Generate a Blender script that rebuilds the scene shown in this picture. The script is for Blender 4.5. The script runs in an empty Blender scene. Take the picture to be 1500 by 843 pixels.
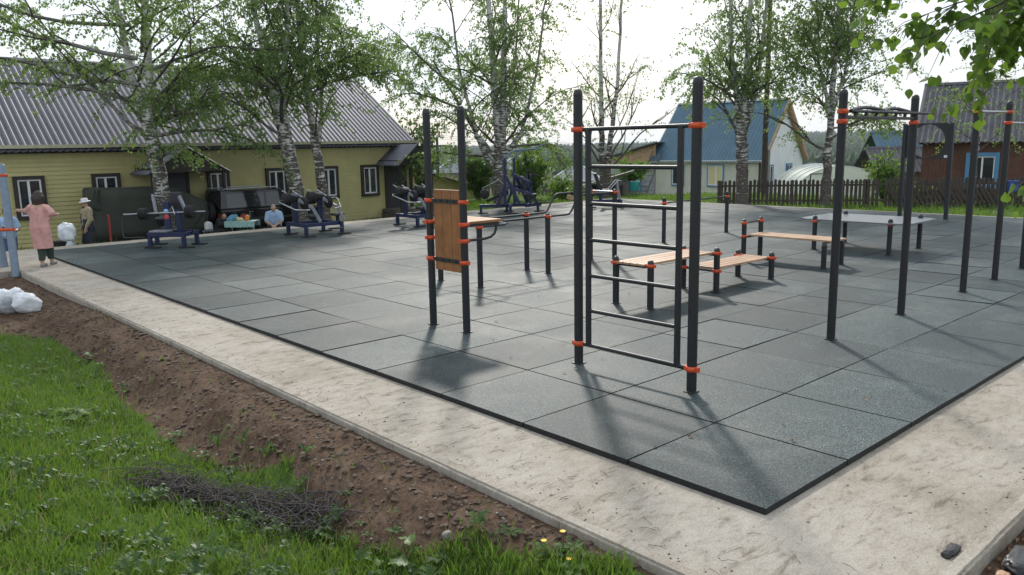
import bpy, bmesh, math, random
import numpy as np
from mathutils import Vector, Matrix, noise
random.seed(7); rng = np.random.default_rng(7)
S = bpy.context.scene; C = S.collection
V = Vector; PI = math.pi; R_ = math.radians

# ------------------------------------------------------------------ helpers
def ss(a, b, x):
    t = min(1.0, max(0.0, (x-a)/(b-a))); return t*t*(3-2*t)
def lerp(a, b, t): return a+(b-a)*t
def interp(tab, x):
    return float(np.interp(x, [a for a, _ in tab], [b for _, b in tab]))
FWD = V((.671, .7416, 0)); RGT = V((.7416, -.671, 0))
def at(lat, dep, z=0.0): p = FWD*dep+RGT*lat; return V((p.x, p.y, z))   # metres to the right of / ahead of where the photographer stood

ORG = {}
def thing(name, label, cat, loc, group=None):
    o = bpy.data.objects.new(name, None); C.objects.link(o); o.location = loc; o.empty_display_size = .2
    ORG[o.name] = V(loc); tag(o, label, cat, group); return o
def tag(o, label, cat, group=None):
    o['label'] = label; o['category'] = cat; o['kind'] = 'thing'
    if group: o['group'] = group
    return o
def struct(o, kind='structure', label=None):
    o['kind'] = kind
    if label: o['label'] = label
    return o
def link(name, me, mats, parent=None):
    o = bpy.data.objects.new(name, me); C.objects.link(o)
    for m in (mats if isinstance(mats, (list, tuple)) else [mats]): me.materials.append(m)
    if parent is not None:
        o.parent = parent; org = ORG[parent.name]; ORG[o.name] = org
    else:
        n = len(me.vertices); co = np.empty(n*3, 'f'); me.vertices.foreach_get('co', co); co = co.reshape(-1, 3)
        org = V(((co[:, 0].min()+co[:, 0].max())/2, (co[:, 1].min()+co[:, 1].max())/2, co[:, 2].min())); o.location = org
        ORG[o.name] = org
    if org.length > 0:
        me.transform(Matrix.Translation(-org))
    return o

class MB:
    def __init__(s, M=None): s.v = []; s.f = []; s.mi = []; s.M = M or Matrix(); s.sm = []
    def add(s, vs, fs, mi=0, smooth=False):
        b = len(s.v); s.v += [s.M @ V(p) for p in vs]
        s.f += [tuple(b+i for i in f) for f in fs]; s.mi += [mi]*len(fs); s.sm += [smooth]*len(fs); return s
    def box(s, c, d, mi=0, rz=0, ch=0.0, M=None):
        x, y, z = d[0]/2, d[1]/2, d[2]/2; m = Matrix.Translation(c) @ (M or Matrix.Rotation(rz, 4, 'Z'))
        if ch <= 0:
            vs = [m @ V((a*x, b*y, e*z)) for e in (-1, 1) for a, b in ((-1, -1), (1, -1), (1, 1), (-1, 1))]
            return s.add(vs, [(3, 2, 1, 0), (4, 5, 6, 7), (0, 1, 5, 4), (1, 2, 6, 5), (2, 3, 7, 6), (3, 0, 4, 7)], mi)
        bm = bmesh.new(); bmesh.ops.create_cube(bm, size=1, matrix=m @ Matrix.Diagonal((d[0], d[1], d[2], 1)))
        bmesh.ops.bevel(bm, geom=list(bm.edges), offset=ch, segments=2, affect='EDGES', profile=.6)
        return s.bm(bm, mi)
    def bm(s, bm, mi=0, smooth=False):
        bm.verts.ensure_lookup_table()
        s.add([v.co.copy() for v in bm.verts], [tuple(v.index for v in f.verts) for f in bm.faces], mi, smooth); bm.free(); return s
    def tube(s, path, r, n=8, mi=0, cap=True, dome=False, flat=None):
        P = [V(p) for p in path]; k = len(P); rr = r if isinstance(r, (list, tuple)) else [r]*k
        if dome:
            d = (P[-1]-P[-2]).normalized(); rl = rr[-1]; rr = list(rr)
            for a in (.5, .8, .97): P.append(P[k-1]+d*rl*a*.8); rr.append(rl*math.sqrt(max(0.02, 1-a*a)))
            k = len(P)
        ref = None; vs = []
        for i in range(k):
            t = (P[min(i+1, k-1)]-P[max(i-1, 0)])
            t = t.normalized() if t.length > 1e-9 else V((0, 0, 1))
            if ref is None: ref = V((0, 0, 1)) if abs(t.z) < .9 else V((1, 0, 0))
            u = (ref-t*ref.dot(t)).normalized(); w = t.cross(u); ref = u
            for j in range(n):
                a = 2*PI*(j+.5)/n; q = flat or (1, 1)
                vs.append(P[i]+(u*math.cos(a)*q[0]+w*math.sin(a)*q[1])*rr[i])
        fs = [(i*n+j, i*n+(j+1) % n, (i+1)*n+(j+1) % n, (i+1)*n+j) for i in range(k-1) for j in range(n)]
        b = len(s.f); s.add(vs, fs, mi, n > 5)
        if cap: s.add(vs[:n], [tuple(range(n-1, -1, -1))], mi); s.add(vs[-n:], [tuple(range(n))], mi)
        return s
    def bar(s, p0, p1, w, h, mi=0, ch=0):                         # rectangular bar from point to point
        p0, p1 = V(p0), V(p1); d = p1-p0; L = d.length; d.normalize()
        up = V((0, 0, 1)) if abs(d.z) < .95 else V((0, 1, 0))
        y = up.cross(d).normalized(); z = d.cross(y)
        m = Matrix((d, y, z)).transposed().to_4x4()
        return s.box((p0+p1)/2, (L, w, h), mi, M=m, ch=ch)
    def lathe(s, c, prof, n=16, mi=0, axis='Z'):                   # prof: (radius, height)
        A = {'Z': Matrix(), 'X': Matrix.Rotation(PI/2, 4, 'Y'), 'Y': Matrix.Rotation(-PI/2, 4, 'X')}[axis]
        m = Matrix.Translation(c) @ A; k = len(prof)
        vs = [m @ V((r*math.cos(2*PI*j/n), r*math.sin(2*PI*j/n), z)) for r, z in prof for j in range(n)]
        fs = [(i*n+j, i*n+(j+1) % n, (i+1)*n+(j+1) % n, (i+1)*n+j) for i in range(k-1) for j in range(n)]
        s.add(vs, fs, mi, True); s.add(vs[:n], [tuple(range(n-1, -1, -1))], mi); return s.add(vs[-n:], [tuple(range(n))], mi)
    def prism(s, poly, a, b, plane='XZ', mi=0):                    # polygon extruded along the third axis a..b
        f = {'XZ': lambda p, t: (p[0], t, p[1]), 'XY': lambda p, t: (p[0], p[1], t), 'YZ': lambda p, t: (t, p[0], p[1])}[plane]
        n = len(poly); vs = [f(p, a) for p in poly]+[f(p, b) for p in poly]
        return s.add(vs, [tuple(range(n)), tuple(range(2*n-1, n-1, -1))]+[(j, n+j, n+(j+1) % n, (j+1) % n) for j in range(n)], mi)
    def quad(s, a, b, c, d, mi=0): return s.add([a, b, c, d], [(0, 1, 2, 3)], mi)
    def build(s, name, mats, parent=None, bevel=0):
        me = bpy.data.meshes.new(name); me.from_pydata([tuple(p) for p in s.v], [], s.f); me.update()
        me.polygons.foreach_set('material_index', s.mi); me.polygons.foreach_set('use_smooth', s.sm)
        bm = bmesh.new(); bm.from_mesh(me); bmesh.ops.recalc_face_normals(bm, faces=bm.faces)
        if bevel: bmesh.ops.bevel(bm, geom=[e for e in bm.edges if len(e.link_faces) == 2 and e.calc_face_angle(0) > .6], offset=bevel, segments=2, affect='EDGES', profile=.6)
        bm.to_mesh(me); bm.free()
        return link(name, me, mats, parent)

def npmesh(name, verts, faces, mats, parent=None, rnd=None, mi=None, smooth=False, attr='rnd'):
    """mesh from numpy arrays; faces is (n,3) or (n,4)"""
    me = bpy.data.meshes.new(name); verts = np.asarray(verts, 'f'); faces = np.asarray(faces, 'i'); n, k = faces.shape
    me.vertices.add(len(verts)); me.vertices.foreach_set('co', verts.ravel())
    me.loops.add(n*k); me.loops.foreach_set('vertex_index', faces.ravel())
    me.polygons.add(n); me.polygons.foreach_set('loop_start', np.arange(0, n*k, k, dtype='i'))
    me.polygons.foreach_set('use_smooth', np.full(n, bool(smooth)))
    if mi is not None: me.polygons.foreach_set('material_index', np.asarray(mi, 'i'))
    if rnd is not None:
        a = me.attributes.new(attr, 'FLOAT', 'POINT'); a.data.foreach_set('value', np.asarray(rnd, 'f'))
    me.update(calc_edges=True); me.validate()
    return link(name, me, mats, parent)

# ------------------------------------------------------------------ materials
def new_mat(name):
    m = bpy.data.materials.new(name); m.use_nodes = True; nt = m.node_tree
    return m, nt, nt.nodes['Principled BSDF'], nt.nodes['Material Output']
def N(nt, t, **kw):
    n = nt.nodes.new(t)
    for k, v in kw.items():
        if k.startswith('i_'): n.inputs[k[2:].replace('_', ' ')].default_value = v
        else: setattr(n, k, v)
    return n
def noise_node(nt, scale, detail=3, rough=.6, stretch=None, coord='Object'):
    tc = N(nt, 'ShaderNodeTexCoord'); n = N(nt, 'ShaderNodeTexNoise'); n.inputs['Scale'].default_value = scale
    n.inputs['Detail'].default_value = detail; n.inputs['Roughness'].default_value = rough
    src = tc.outputs[coord]
    if stretch:
        mp = N(nt, 'ShaderNodeMapping'); mp.inputs['Scale'].default_value = stretch; nt.links.new(src, mp.inputs['Vector']); src = mp.outputs['Vector']
    nt.links.new(src, n.inputs['Vector']); return n
def ramp(nt, src, stops, interp_='LINEAR'):
    r = N(nt, 'ShaderNodeValToRGB'); r.color_ramp.interpolation = interp_
    e = r.color_ramp.elements
    while len(e) < len(stops): e.new(.5)
    for i, (p, c) in enumerate(stops): e[i].position = p; e[i].color = (*c, 1) if len(c) == 3 else c
    nt.links.new(src, r.inputs['Fac']); return r
def mixc(nt, fac, a, b, mode='MIX'):
    m = N(nt, 'ShaderNodeMix', data_type='RGBA', blend_type=mode)
    for s_, val in ((m.inputs[0], fac), (m.inputs[6], a), (m.inputs[7], b)):
        if hasattr(val, 'is_linked') or isinstance(val, bpy.types.NodeSocket): nt.links.new(val, s_)
        else: s_.default_value = val if isinstance(val, float) else (*val, 1)
    return m.outputs[2]
def bump(nt, bsdf, src, strength, dist=.01):
    b = N(nt, 'ShaderNodeBump'); b.inputs['Strength'].default_value = strength; b.inputs['Distance'].default_value = dist
    nt.links.new(src, b.inputs['Height'])
    prev = bsdf.inputs['Normal']
    if prev.is_linked: nt.links.new(prev.links[0].from_socket, b.inputs['Normal'])
    nt.links.new(b.outputs['Normal'], prev)
def simple(name, col, rough=.6, metal=0., var=.25, scale=6., bs=0., bscale=60., stretch=None, spec=.5, dirt=None):
    m, nt, b, o = new_mat(name)
    n = noise_node(nt, scale, 4, .65, stretch)
    lo = tuple(c*(1-var) for c in col); hi = tuple(min(1, c*(1+var)) for c in col)
    r = ramp(nt, n.outputs['Fac'], [(.3, lo), (.7, hi)]); c = r.outputs['Color']
    if dirt:
        n2 = noise_node(nt, scale*.35, 5, .7); r2 = ramp(nt, n2.outputs['Fac'], [(.5, (0, 0, 0)), (.72, (1, 1, 1))]); c = mixc(nt, r2.outputs['Color'], c, dirt)
    nt.links.new(c, b.inputs['Base Color'])
    b.inputs['Roughness'].default_value = rough; b.inputs['Metallic'].default_value = metal
    b.inputs['Specular IOR Level'].default_value = spec
    if bs: bump(nt, b, noise_node(nt, bscale, 3, .6, stretch).outputs['Fac'], bs)
    return m
def leaf_mat(name, dark, light, trans, rough=.45, tfac=.45):
    m, nt, b, o = new_mat(name)
    a = N(nt, 'ShaderNodeAttribute', attribute_name='rnd')
    c = ramp(nt, a.outputs['Fac'], [(0, dark), (.75, light), (1, tuple(x*1.25 for x in light))]).outputs['Color']
    nt.links.new(c, b.inputs['Base Color']); b.inputs['Roughness'].default_value = rough; b.inputs['Specular IOR Level'].default_value = .4
    t = N(nt, 'ShaderNodeBsdfTranslucent'); tcol = mixc(nt, .7, c, trans); nt.links.new(tcol, t.inputs['Color'])
    mx = N(nt, 'ShaderNodeMixShader'); mx.inputs[0].default_value = tfac
    nt.links.new(b.outputs[0], mx.inputs[1]); nt.links.new(t.outputs[0], mx.inputs[2]); nt.links.new(mx.outputs[0], o.inputs['Surface'])
    return m
def glass_mat(name, col=(.02, .025, .03)):
    m, nt, b, o = new_mat(name); b.inputs['Base Color'].default_value = (*col, 1); b.inputs['Roughness'].default_value = .06
    b.inputs['Specular IOR Level'].default_value = .9
    bump(nt, b, noise_node(nt, 1.3, 1).outputs['Fac'], .05, .05); return m

M = {}
M['post'] = simple('anthracite powder coat', (.015, .016, .019), .45, 0, .2, 30, .08, 220)
M['cap'] = simple('black plastic cap', (.015, .015, .017), .4, 0, .2)
M['orange'] = simple('orange plastic clamp', (.60, .075, .018), .45, 0, .18, 14)
M['bolt'] = simple('zinc bolt', (.35, .35, .36), .35, .9, .1)
M['steel'] = simple('galvanised tube', (.36, .37, .39), .32, .7, .15, 20)
M['greysteel'] = simple('light grey painted steel', (.22, .235, .27), .4, .2, .15, 12)
M['blue'] = simple('blue enamel frame', (.010, .018, .066), .38, 0, .2, 10)
M['bluegrey'] = simple('blue grey painted tube', (.15, .20, .26), .45, 0, .15, 9)
M['rubber'] = simple('black rubber', (.012, .012, .013), .75, 0, .25, 30)
M['vinyl'] = simple('black vinyl pad', (.02, .021, .025), .45, 0, .2, 12)
def wood(name, a, b_, sc=7, stretch=(1, 9, 9), rough=.5):
    m, nt, b, o = new_mat(name); n = noise_node(nt, sc, 5, .65, stretch); w = noise_node(nt, 1.4, 2, .5, (1, 3, 3))
    c = ramp(nt, n.outputs['Fac'], [(.3, a), (.7, b_)]).outputs['Color']
    c2 = mixc(nt, .35, c, ramp(nt, w.outputs['Fac'], [(.35, tuple(x*.55 for x in a)), (.65, b_)]).outputs['Color'])
    nt.links.new(c2, b.inputs['Base Color']); b.inputs['Roughness'].default_value = rough; bump(nt, b, n.outputs['Fac'], .15); return m
M['plankZ'] = wood('varnished larch board', (.20, .075, .020), (.36, .155, .05), 7, (9, 9, .8))
M['plankX'] = wood('oiled bench plank', (.40, .225, .125), (.58, .37, .235), 7, (.8, 9, 9), .42)
M['shelfwood'] = wood('varnished shelf board', (.24, .10, .035), (.40, .19, .075), 7, (.8, 9, 9), .62)
M['greywood'] = wood('weathered grey board', (.07, .06, .055), (.17, .15, .135), 8, (9, 9, .9), .8)
M['darkwood'] = wood('old dark picket', (.030, .024, .020), (.085, .068, .055), 8, (9, 9, .9), .85)
M['palewood'] = wood('fresh pine board', (.36, .22, .12), (.52, .36, .21), 8, (9, 9, .9), .7)
M['rawwood'] = wood('bare stick', (.28, .2, .13), (.45, .35, .24), 8, (9, 9, 1), .7)

def rubber_mat():
    m, nt, b, o = new_mat('rubber crumb tile')
    at_ = N(nt, 'ShaderNodeAttribute', attribute_name='rnd')
    f = noise_node(nt, 95, 2, .85); g = noise_node(nt, 1.1, 5, .65); h = noise_node(nt, 55, 2, .7)
    tile = ramp(nt, at_.outputs['Fac'], [(0, (.013, .024, .028)), (1, (.044, .061, .064))]).outputs['Color']
    sp = ramp(nt, f.outputs['Fac'], [(.38, (.22, .23, .24)), (.52, (.85, .87, .88)), (.62, (3.6, 3.6, 3.5))]).outputs['Color']
    c = mixc(nt, 1.0, tile, sp, 'MULTIPLY')
    st = ramp(nt, g.outputs['Fac'], [(.32, (.66, .69, .71)), (.55, (1.0, 1.0, 1.0)), (.74, (1.5, 1.48, 1.42))]).outputs['Color']
    c = mixc(nt, 1.0, c, st, 'MULTIPLY')
    d = noise_node(nt, .55, 6, .75); dm = ramp(nt, d.outputs['Fac'], [(.50, (0, 0, 0)), (.74, (.55, .55, .55))]).outputs['Color']
    c = mixc(nt, dm, c, (.17, .165, .15))                          # dried dust left on some tiles
    nt.links.new(c, b.inputs['Base Color']); b.inputs['Specular IOR Level'].default_value = .30
    rr = ramp(nt, g.outputs['Fac'], [(.3, (.50, .5, .5)), (.7, (.66, .66, .66))]); nt.links.new(rr.outputs['Color'], b.inputs['Roughness'])
    bump(nt, b, f.outputs['Fac'], .6, .006); bump(nt, b, h.outputs['Fac'], .3, .008); return m
M['tile'] = rubber_mat()
def concrete():
    m, nt, b, o = new_mat('dusty concrete')
    a = noise_node(nt, .8, 6, .7); f = noise_node(nt, 9, 5, .75, (1, 1.4, 1)); g = noise_node(nt, 70, 3, .7); k = noise_node(nt, 7, 7, .8, (1, 1.7, 1))
    c = ramp(nt, a.outputs['Fac'], [(.27, (.31, .27, .22)), (.48, (.43, .39, .335)), (.75, (.51, .47, .42))]).outputs['Color']
    c = mixc(nt, 1.0, c, ramp(nt, f.outputs['Fac'], [(.3, (.78, .76, .74)), (.5, (1, 1, 1)), (.75, (1.07, 1.07, 1.07))]).outputs['Color'], 'MULTIPLY')
    c = mixc(nt, ramp(nt, k.outputs['Fac'], [(.62, (0, 0, 0)), (.80, (.45, .45, .45))]).outputs['Color'], c, (.21, .165, .12))
    c = mixc(nt, 1.0, c, ramp(nt, g.outputs['Fac'], [(.3, (.72, .7, .68)), (.6, (1, 1, 1))]).outputs['Color'], 'MULTIPLY')
    tc = N(nt, 'ShaderNodeTexCoord'); mp = N(nt, 'ShaderNodeMapping'); mp.inputs['Rotation'].default_value = (0, 0, .75); mp.inputs['Scale'].default_value = (2.2, 6.5, 1); nt.links.new(tc.outputs['Object'], mp.inputs['Vector'])
    sw = N(nt, 'ShaderNodeTexNoise'); sw.inputs['Scale'].default_value = 1.5; sw.inputs['Detail'].default_value = 8; sw.inputs['Roughness'].default_value = .72; sw.inputs['Distortion'].default_value = .5; nt.links.new(mp.outputs['Vector'], sw.inputs['Vector'])
    c = mixc(nt, 1.0, c, ramp(nt, sw.outputs['Fac'], [(.34, (.52, .49, .45)), (.45, (.93, .92, .91)), (.7, (1.06, 1.06, 1.06))]).outputs['Color'], 'MULTIPLY'); bump(nt, b, sw.outputs['Fac'], .35, .015)
    nt.links.new(c, b.inputs['Base Color']); b.inputs['Roughness'].default_value = .9; b.inputs['Specular IOR Level'].default_value = .25
    bump(nt, b, k.outputs['Fac'], .5, .02); bump(nt, b, f.outputs['Fac'], .3, .012); bump(nt, b, g.outputs['Fac'], .35, .004); return m
M['concrete'] = concrete()
def ground_mat():
    m, nt, b, o = new_mat('soil and turf')
    at_ = N(nt, 'ShaderNodeAttribute', attribute_name='dirt')
    a = noise_node(nt, 1.6, 6, .7); f = noise_node(nt, 22, 5, .75); g = noise_node(nt, 110, 3, .7); w = noise_node(nt, .9, 4, .7)
    soil = ramp(nt, a.outputs['Fac'], [(.3, (.066, .041, .028)), (.52, (.125, .080, .054)), (.75, (.20, .142, .10))]).outputs['Color']
    soil = mixc(nt, 1.0, soil, ramp(nt, f.outputs['Fac'], [(.3, (.5, .5, .5)), (.6, (1.1, 1.1, 1.1)), (.8, (1.7, 1.65, 1.6))]).outputs['Color'], 'MULTIPLY')
    turf = ramp(nt, w.outputs['Fac'], [(.3, (.035, .055, .014)), (.7, (.08, .14, .028))]).outputs['Color']
    turf = mixc(nt, 1.0, turf, ramp(nt, f.outputs['Fac'], [(.3, (.55, .55, .5)), (.75, (1.5, 1.5, 1.4))]).outputs['Color'], 'MULTIPLY')
    add = N(nt, 'ShaderNodeMath', operation='ADD'); nt.links.new(at_.outputs['Fac'], add.inputs[0])
    sub = N(nt, 'ShaderNodeMath', operation='MULTIPLY_ADD'); nt.links.new(f.outputs['Fac'], sub.inputs[0]); sub.inputs[1].default_value = .9; sub.inputs[2].default_value = -.45
    nt.links.new(sub.outputs[0], add.inputs[1])
    fac = ramp(nt, add.outputs[0], [(.35, (0, 0, 0)), (.6, (1, 1, 1))])
    c = mixc(nt, fac.outputs['Color'], turf, soil)
    nt.links.new(c, b.inputs['Base Color']); b.inputs['Roughness'].default_value = .95; b.inputs['Specular IOR Level'].default_value = .15
    bump(nt, b, f.outputs['Fac'], .7, .03); bump(nt, b, g.outputs['Fac'], .5, .008); return m
M['ground'] = ground_mat()
def bark_mat():
    m, nt, b, o = new_mat('birch bark')
    w = N(nt, 'ShaderNodeAttribute', attribute_name='rnd')
    n = noise_node(nt, 4.2, 6, .72, (1, 1, 3.6)); n2 = noise_node(nt, 9, 4, .65, (1, 1, 2.4))
    tc = N(nt, 'ShaderNodeTexCoord'); sx = N(nt, 'ShaderNodeSeparateXYZ'); nt.links.new(tc.outputs['Object'], sx.inputs[0])
    mr = N(nt, 'ShaderNodeMapRange'); nt.links.new(sx.outputs['Z'], mr.inputs['Value'])
    mr.inputs['From Min'].default_value = 0; mr.inputs['From Max'].default_value = 6.0; mr.inputs['To Min'].default_value = .21; mr.inputs['To Max'].default_value = -.03
    ad = N(nt, 'ShaderNodeMath', operation='ADD'); nt.links.new(n.outputs['Fac'], ad.inputs[0]); nt.links.new(mr.outputs[0], ad.inputs[1])
    white = ramp(nt, n2.outputs['Fac'], [(.3, (.46, .44, .40)), (.7, (.74, .73, .70))]).outputs['Color']
    dark = ramp(nt, n2.outputs['Fac'], [(.3, (.03, .026, .023)), (.7, (.12, .10, .085))]).outputs['Color']
    fac = ramp(nt, ad.outputs[0], [(.52, (1, 1, 1)), (.60, (0, 0, 0))])
    fm = N(nt, 'ShaderNodeMath', operation='MULTIPLY'); nt.links.new(fac.outputs['Color'], fm.inputs[0]); nt.links.new(w.outputs['Fac'], fm.inputs[1])
    c = mixc(nt, fm.outputs[0], dark, white)
    nt.links.new(c, b.inputs['Base Color']); b.inputs['Roughness'].default_value = .8; bump(nt, b, ad.outputs[0], .5, .03); return m
M['bark'] = bark_mat()
M['twig'] = simple('birch twig', (.035, .026, .02), .8, 0, .3)
M['birchleaf'] = leaf_mat('birch leaf', (.052, .092, .030), (.120, .185, .060), (.38, .56, .14), .45, .5)
M['bigleaf'] = leaf_mat('lime leaf', (.035, .085, .014), (.085, .165, .025), (.27, .43, .05), .4, .48)
M['bushleaf'] = leaf_mat('bush leaf', (.05, .11, .02), (.12, .22, .04), (.32, .5, .08))
M['grass'] = leaf_mat('grass blade', (.034, .065, .012), (.100, .178, .030), (.27, .46, .05), .5, .38)
M['straw'] = leaf_mat('dry straw', (.16, .13, .07), (.34, .28, .15), (.4, .33, .18), .6, .3)
M['deadleaf'] = leaf_mat('dead leaf', (.09, .05, .03), (.22, .13, .07), (.2, .12, .06), .7, .2)
M['weed'] = leaf_mat('weed leaf', (.03, .07, .015), (.075, .14, .03), (.18, .32, .05), .5, .35)
M['forest'] = leaf_mat('forest foliage', (.014, .040, .012), (.05, .105, .024), (.05, .1, .03), .7, .15)
M['yellow'] = simple('mustard siding', (.50, .445, .20), .6, 0, .10, 1.6, .1, 40, dirt=(.43, .385, .18))
M['white'] = simple('white siding', (.72, .74, .73), .55, 0, .07, 1.5, .06, 40)
M['cream'] = simple('cream siding', (.56, .55, .46), .55, 0, .08, 1.5)
M['brownboard'] = wood('red brown board wall', (.085, .034, .022), (.16, .068, .044), 5, (6, 6, .6), .75)
M['paleboard'] = wood('pale board wall', (.33, .27, .2), (.48, .40, .31), 5, (6, 6, .6), .75)
M['trim'] = simple('dark brown trim', (.028, .020, .016), .55, 0, .2)
M['fascia'] = simple('cream fascia', (.48, .45, .32), .55, 0, .1)
M['roofgrey'] = simple('grey profiled roof', (.12, .12, .152), .55, .2, .14, .9, .08, 6)
M['roofslate'] = simple('grey asbestos slate', (.080, .080, .092), .85, 0, .30, 1.2, .3, 25, dirt=(.075, .08, .075))
M['roofblue'] = simple('blue metal tile roof', (.05, .115, .165), .5, .15, .12, 1.2)
M['rooffar'] = simple('pale sheet roof', (.22, .235, .26), .85, 0, .1, .5, spec=.15)
M['upvc'] = simple('white window frame', (.75, .76, .76), .4, 0, .05)
M['bluepaint'] = simple('sky blue window surround', (.09, .26, .46), .55, 0, .12)
M['glass'] = glass_mat('window pane')
M['curtain'] = simple('yellow curtain', (.62, .55, .30), .9, 0, .1, 4, .2, 20, (6, 6, .4))
M['teal'] = simple('teal door', (.03, .50, .49), .5, 0, .06)
M['door'] = simple('dark metal door', (.035, .032, .035), .5, .1, .15)
M['olive'] = simple('dark olive tarpaulin', (.042, .046, .036), .75, 0, .25, 1.3, .35, 4)
M['carpaint'] = simple('black car paint', (.008, .008, .010), .12, 0, .1, 3, spec=.6)
M['chrome'] = simple('chrome', (.75, .76, .78), .15, 1., .04)
M['red'] = simple('red paint', (.30, .025, .02), .5, 0, .15)
M['redlamp'] = simple('red lamp glass', (.30, .01, .01), .2)
M['skin'] = simple('skin', (.46, .27, .19), .5, 0, .08, 8)
M['hair'] = simple('dark brown hair', (.030, .016, .010), .5, 0, .3, 40, .3, 120)
M['greyhair'] = simple('grey hair', (.28, .26, .25), .6, 0, .2, 40)
M['pink'] = simple('pink knit', (.62, .33, .31), .9, 0, .14, 9, .4, 120)
M['greentrouser'] = simple('dark green trousers', (.03, .05, .04), .85, 0, .2, 12, .3, 60)
M['overall'] = simple('navy overalls', (.022, .026, .045), .85, 0, .2, 12, .3, 60)
M['tan'] = simple('tan shirt', (.30, .25, .16), .85, 0, .15, 12, .3, 60)
M['whitecloth'] = simple('off white cloth', (.66, .67, .68), .85, 0, .1, 10)
M['bluecloth'] = simple('light blue shirt', (.30, .42, .62), .85, 0, .12, 10, .3, 50)
M['jeans'] = simple('blue jeans', (.06, .10, .19), .9, 0, .25, 20)
M['darkcloth'] = simple('black clothes', (.016, .016, .02), .9, 0, .25, 12)
M['shoe'] = simple('grey shoe', (.22, .21, .20), .7, 0, .15)
M['bag'] = simple('white woven sack', (.68, .70, .73), .5, 0, .12, 7, .5, 14)
M['greybag'] = simple('grey plastic sack', (.42, .44, .46), .5, 0, .15, 7, .5, 14)
M['greenplastic'] = simple('green plastic', (.02, .12, .06), .4, 0, .1)
M['turq'] = simple('pale turquoise cloth', (.30, .48, .46), .8, 0, .2, 18, .2, 30)
M['bluebag'] = simple('blue carrier bag', (.12, .30, .42), .5, 0, .2, 9, .3, 20)
M['orangebag'] = simple('orange packet', (.75, .24, .03), .5, 0, .15, 9)
M['stone'] = simple('grey stone', (.26, .24, .22), .85, 0, .3, 8, .4, 30)
M['clod'] = simple('soil clod', (.095, .066, .048), .95, 0, .45, 9, .4, 40)
M['blackscrap'] = simple('black plastic scrap', (.02, .02, .022), .45, 0, .3, 9, .3, 30)
M['bracket'] = simple('dark bracket', (.03, .03, .033), .5, .3, .2)
M['petal'] = simple('yellow petal', (.80, .52, .02), .5, 0, .1)
M['tabletop'] = simple('grey laminate table top', (.15, .16, .18), .3, 0, .04, 8, spec=.5)
M['logoblue'] = simple('light blue sticker', (.25, .45, .72), .4, 0, .05)
M['logored'] = simple('red sticker', (.60, .09, .09), .4, 0, .05)
M['binblue'] = simple('blue letterbox enamel', (.03, .08, .32), .4, 0, .1)
M['brush'] = simple('dry grey twig', (.050, .041, .041), .8, 0, .4, 20)
def film_mat():
    m, nt, b, o = new_mat('greenhouse film'); b.inputs['Base Color'].default_value = (.80, .83, .77, 1); b.inputs['Roughness'].default_value = .35
    t = N(nt, 'ShaderNodeBsdfTranslucent'); t.inputs['Color'].default_value = (.85, .88, .80, 1); mx = N(nt, 'ShaderNodeMixShader'); mx.inputs[0].default_value = .5
    nt.links.new(b.outputs[0], mx.inputs[1]); nt.links.new(t.outputs[0], mx.inputs[2]); nt.links.new(mx.outputs[0], o.inputs['Surface']); return m
M['film'] = film_mat()
M['block'] = simple('grey cement block', (.36, .37, .41), .9, 0, .22, 2.2, .3, 40)
M['mortar'] = simple('dark mortar', (.10, .10, .11), .95, 0, .2)
# ------------------------------------------------------------------ terrain, slab, rubber floor
BX = [(1.2, 3.34), (2.8, 3.33), (3.3, 3.05), (3.7, 2.9), (4.1, 2.62), (4.8, 2.58), (5.9, 2.78), (6.4, 2.52), (7, 2.38), (8.7, 2.42), (10.7, 2.66), (13.0, 2.62), (14.0, 1.9), (14.6, .2), (15.2, -3), (15.4, -40), (18.5, -40)]
def drop(x): return lerp(.62, .20, ss(18.5, 23.5, x))
FAR = [(0, 0), (45, 0), (80, -2.4), (120, -5), (300, -15), (600, -24), (1200, -17), (2200, -9), (2500, -16), (6000, -60)]
def gz(x, y):
    z = -.16; r = math.hypot(x, y)
    if x < 3.36 and y < 22:
        d = 3.36-x; k = 1-ss(12.5, 16, y); e = d*1.0
        z += (.065-.03*ss(0, .3, d)-.27*ss(.3, .9, d)+.62*ss(.9, 3.2, d))*k
        z += -.05*(1-k)*ss(0, .5, d)
    z -= drop(x)*ss(22.6, 24.9, y)*ss(60, 30, x) if x < 60 else 0
    if x > 26.4: z -= .14*ss(26.6, 30, x)+.95*ss(33, 46, x)
    if r > 45:
        dep = x*FWD.x+y*FWD.y; lat = x*RGT.x+y*RGT.y
        z += interp(FAR, r)
        if dep > 100: z += ss(600, 2100, r)*19*ss(.14, .42, lat/dep)
    return z
def dirtness(x, y):
    if y < 1.34: return 1 if x > 3.0 else 0
    if y < 18.9 and x < 3.4: return 1.0 if x > interp(BX, y) else 0.0
    if y < 22.5 and x < 3.4: return .8
    if y > 22.5 and x < 27: return .22
    return 0.0
def axis_grid(segs):
    out = [segs[0][0]]
    for a, b, st in segs:
        n = max(1, round((b-a)/st)); out += [a+(b-a)*(i+1)/n for i in range(n)]
    return out
gx = axis_grid([(-2600, -800, 300), (-800, -100, 100), (-100, -12, 11), (-12, -2, .8), (-2, 1.6, .16), (1.6, 3.4, .05), (3.4, 8, .35), (8, 46, 1.3), (46, 120, 6), (120, 600, 30), (600, 2600, 80)])
gy = axis_grid([(-2600, -300, 300), (-300, -20, 40), (-20, 0, 2), (0, 2, .12), (2, 18.6, .085), (18.6, 36, .55), (36, 120, 5), (120, 600, 30), (600, 2600, 80)])
nx, ny = len(gx), len(gy); vs = []; dr = []
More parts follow.
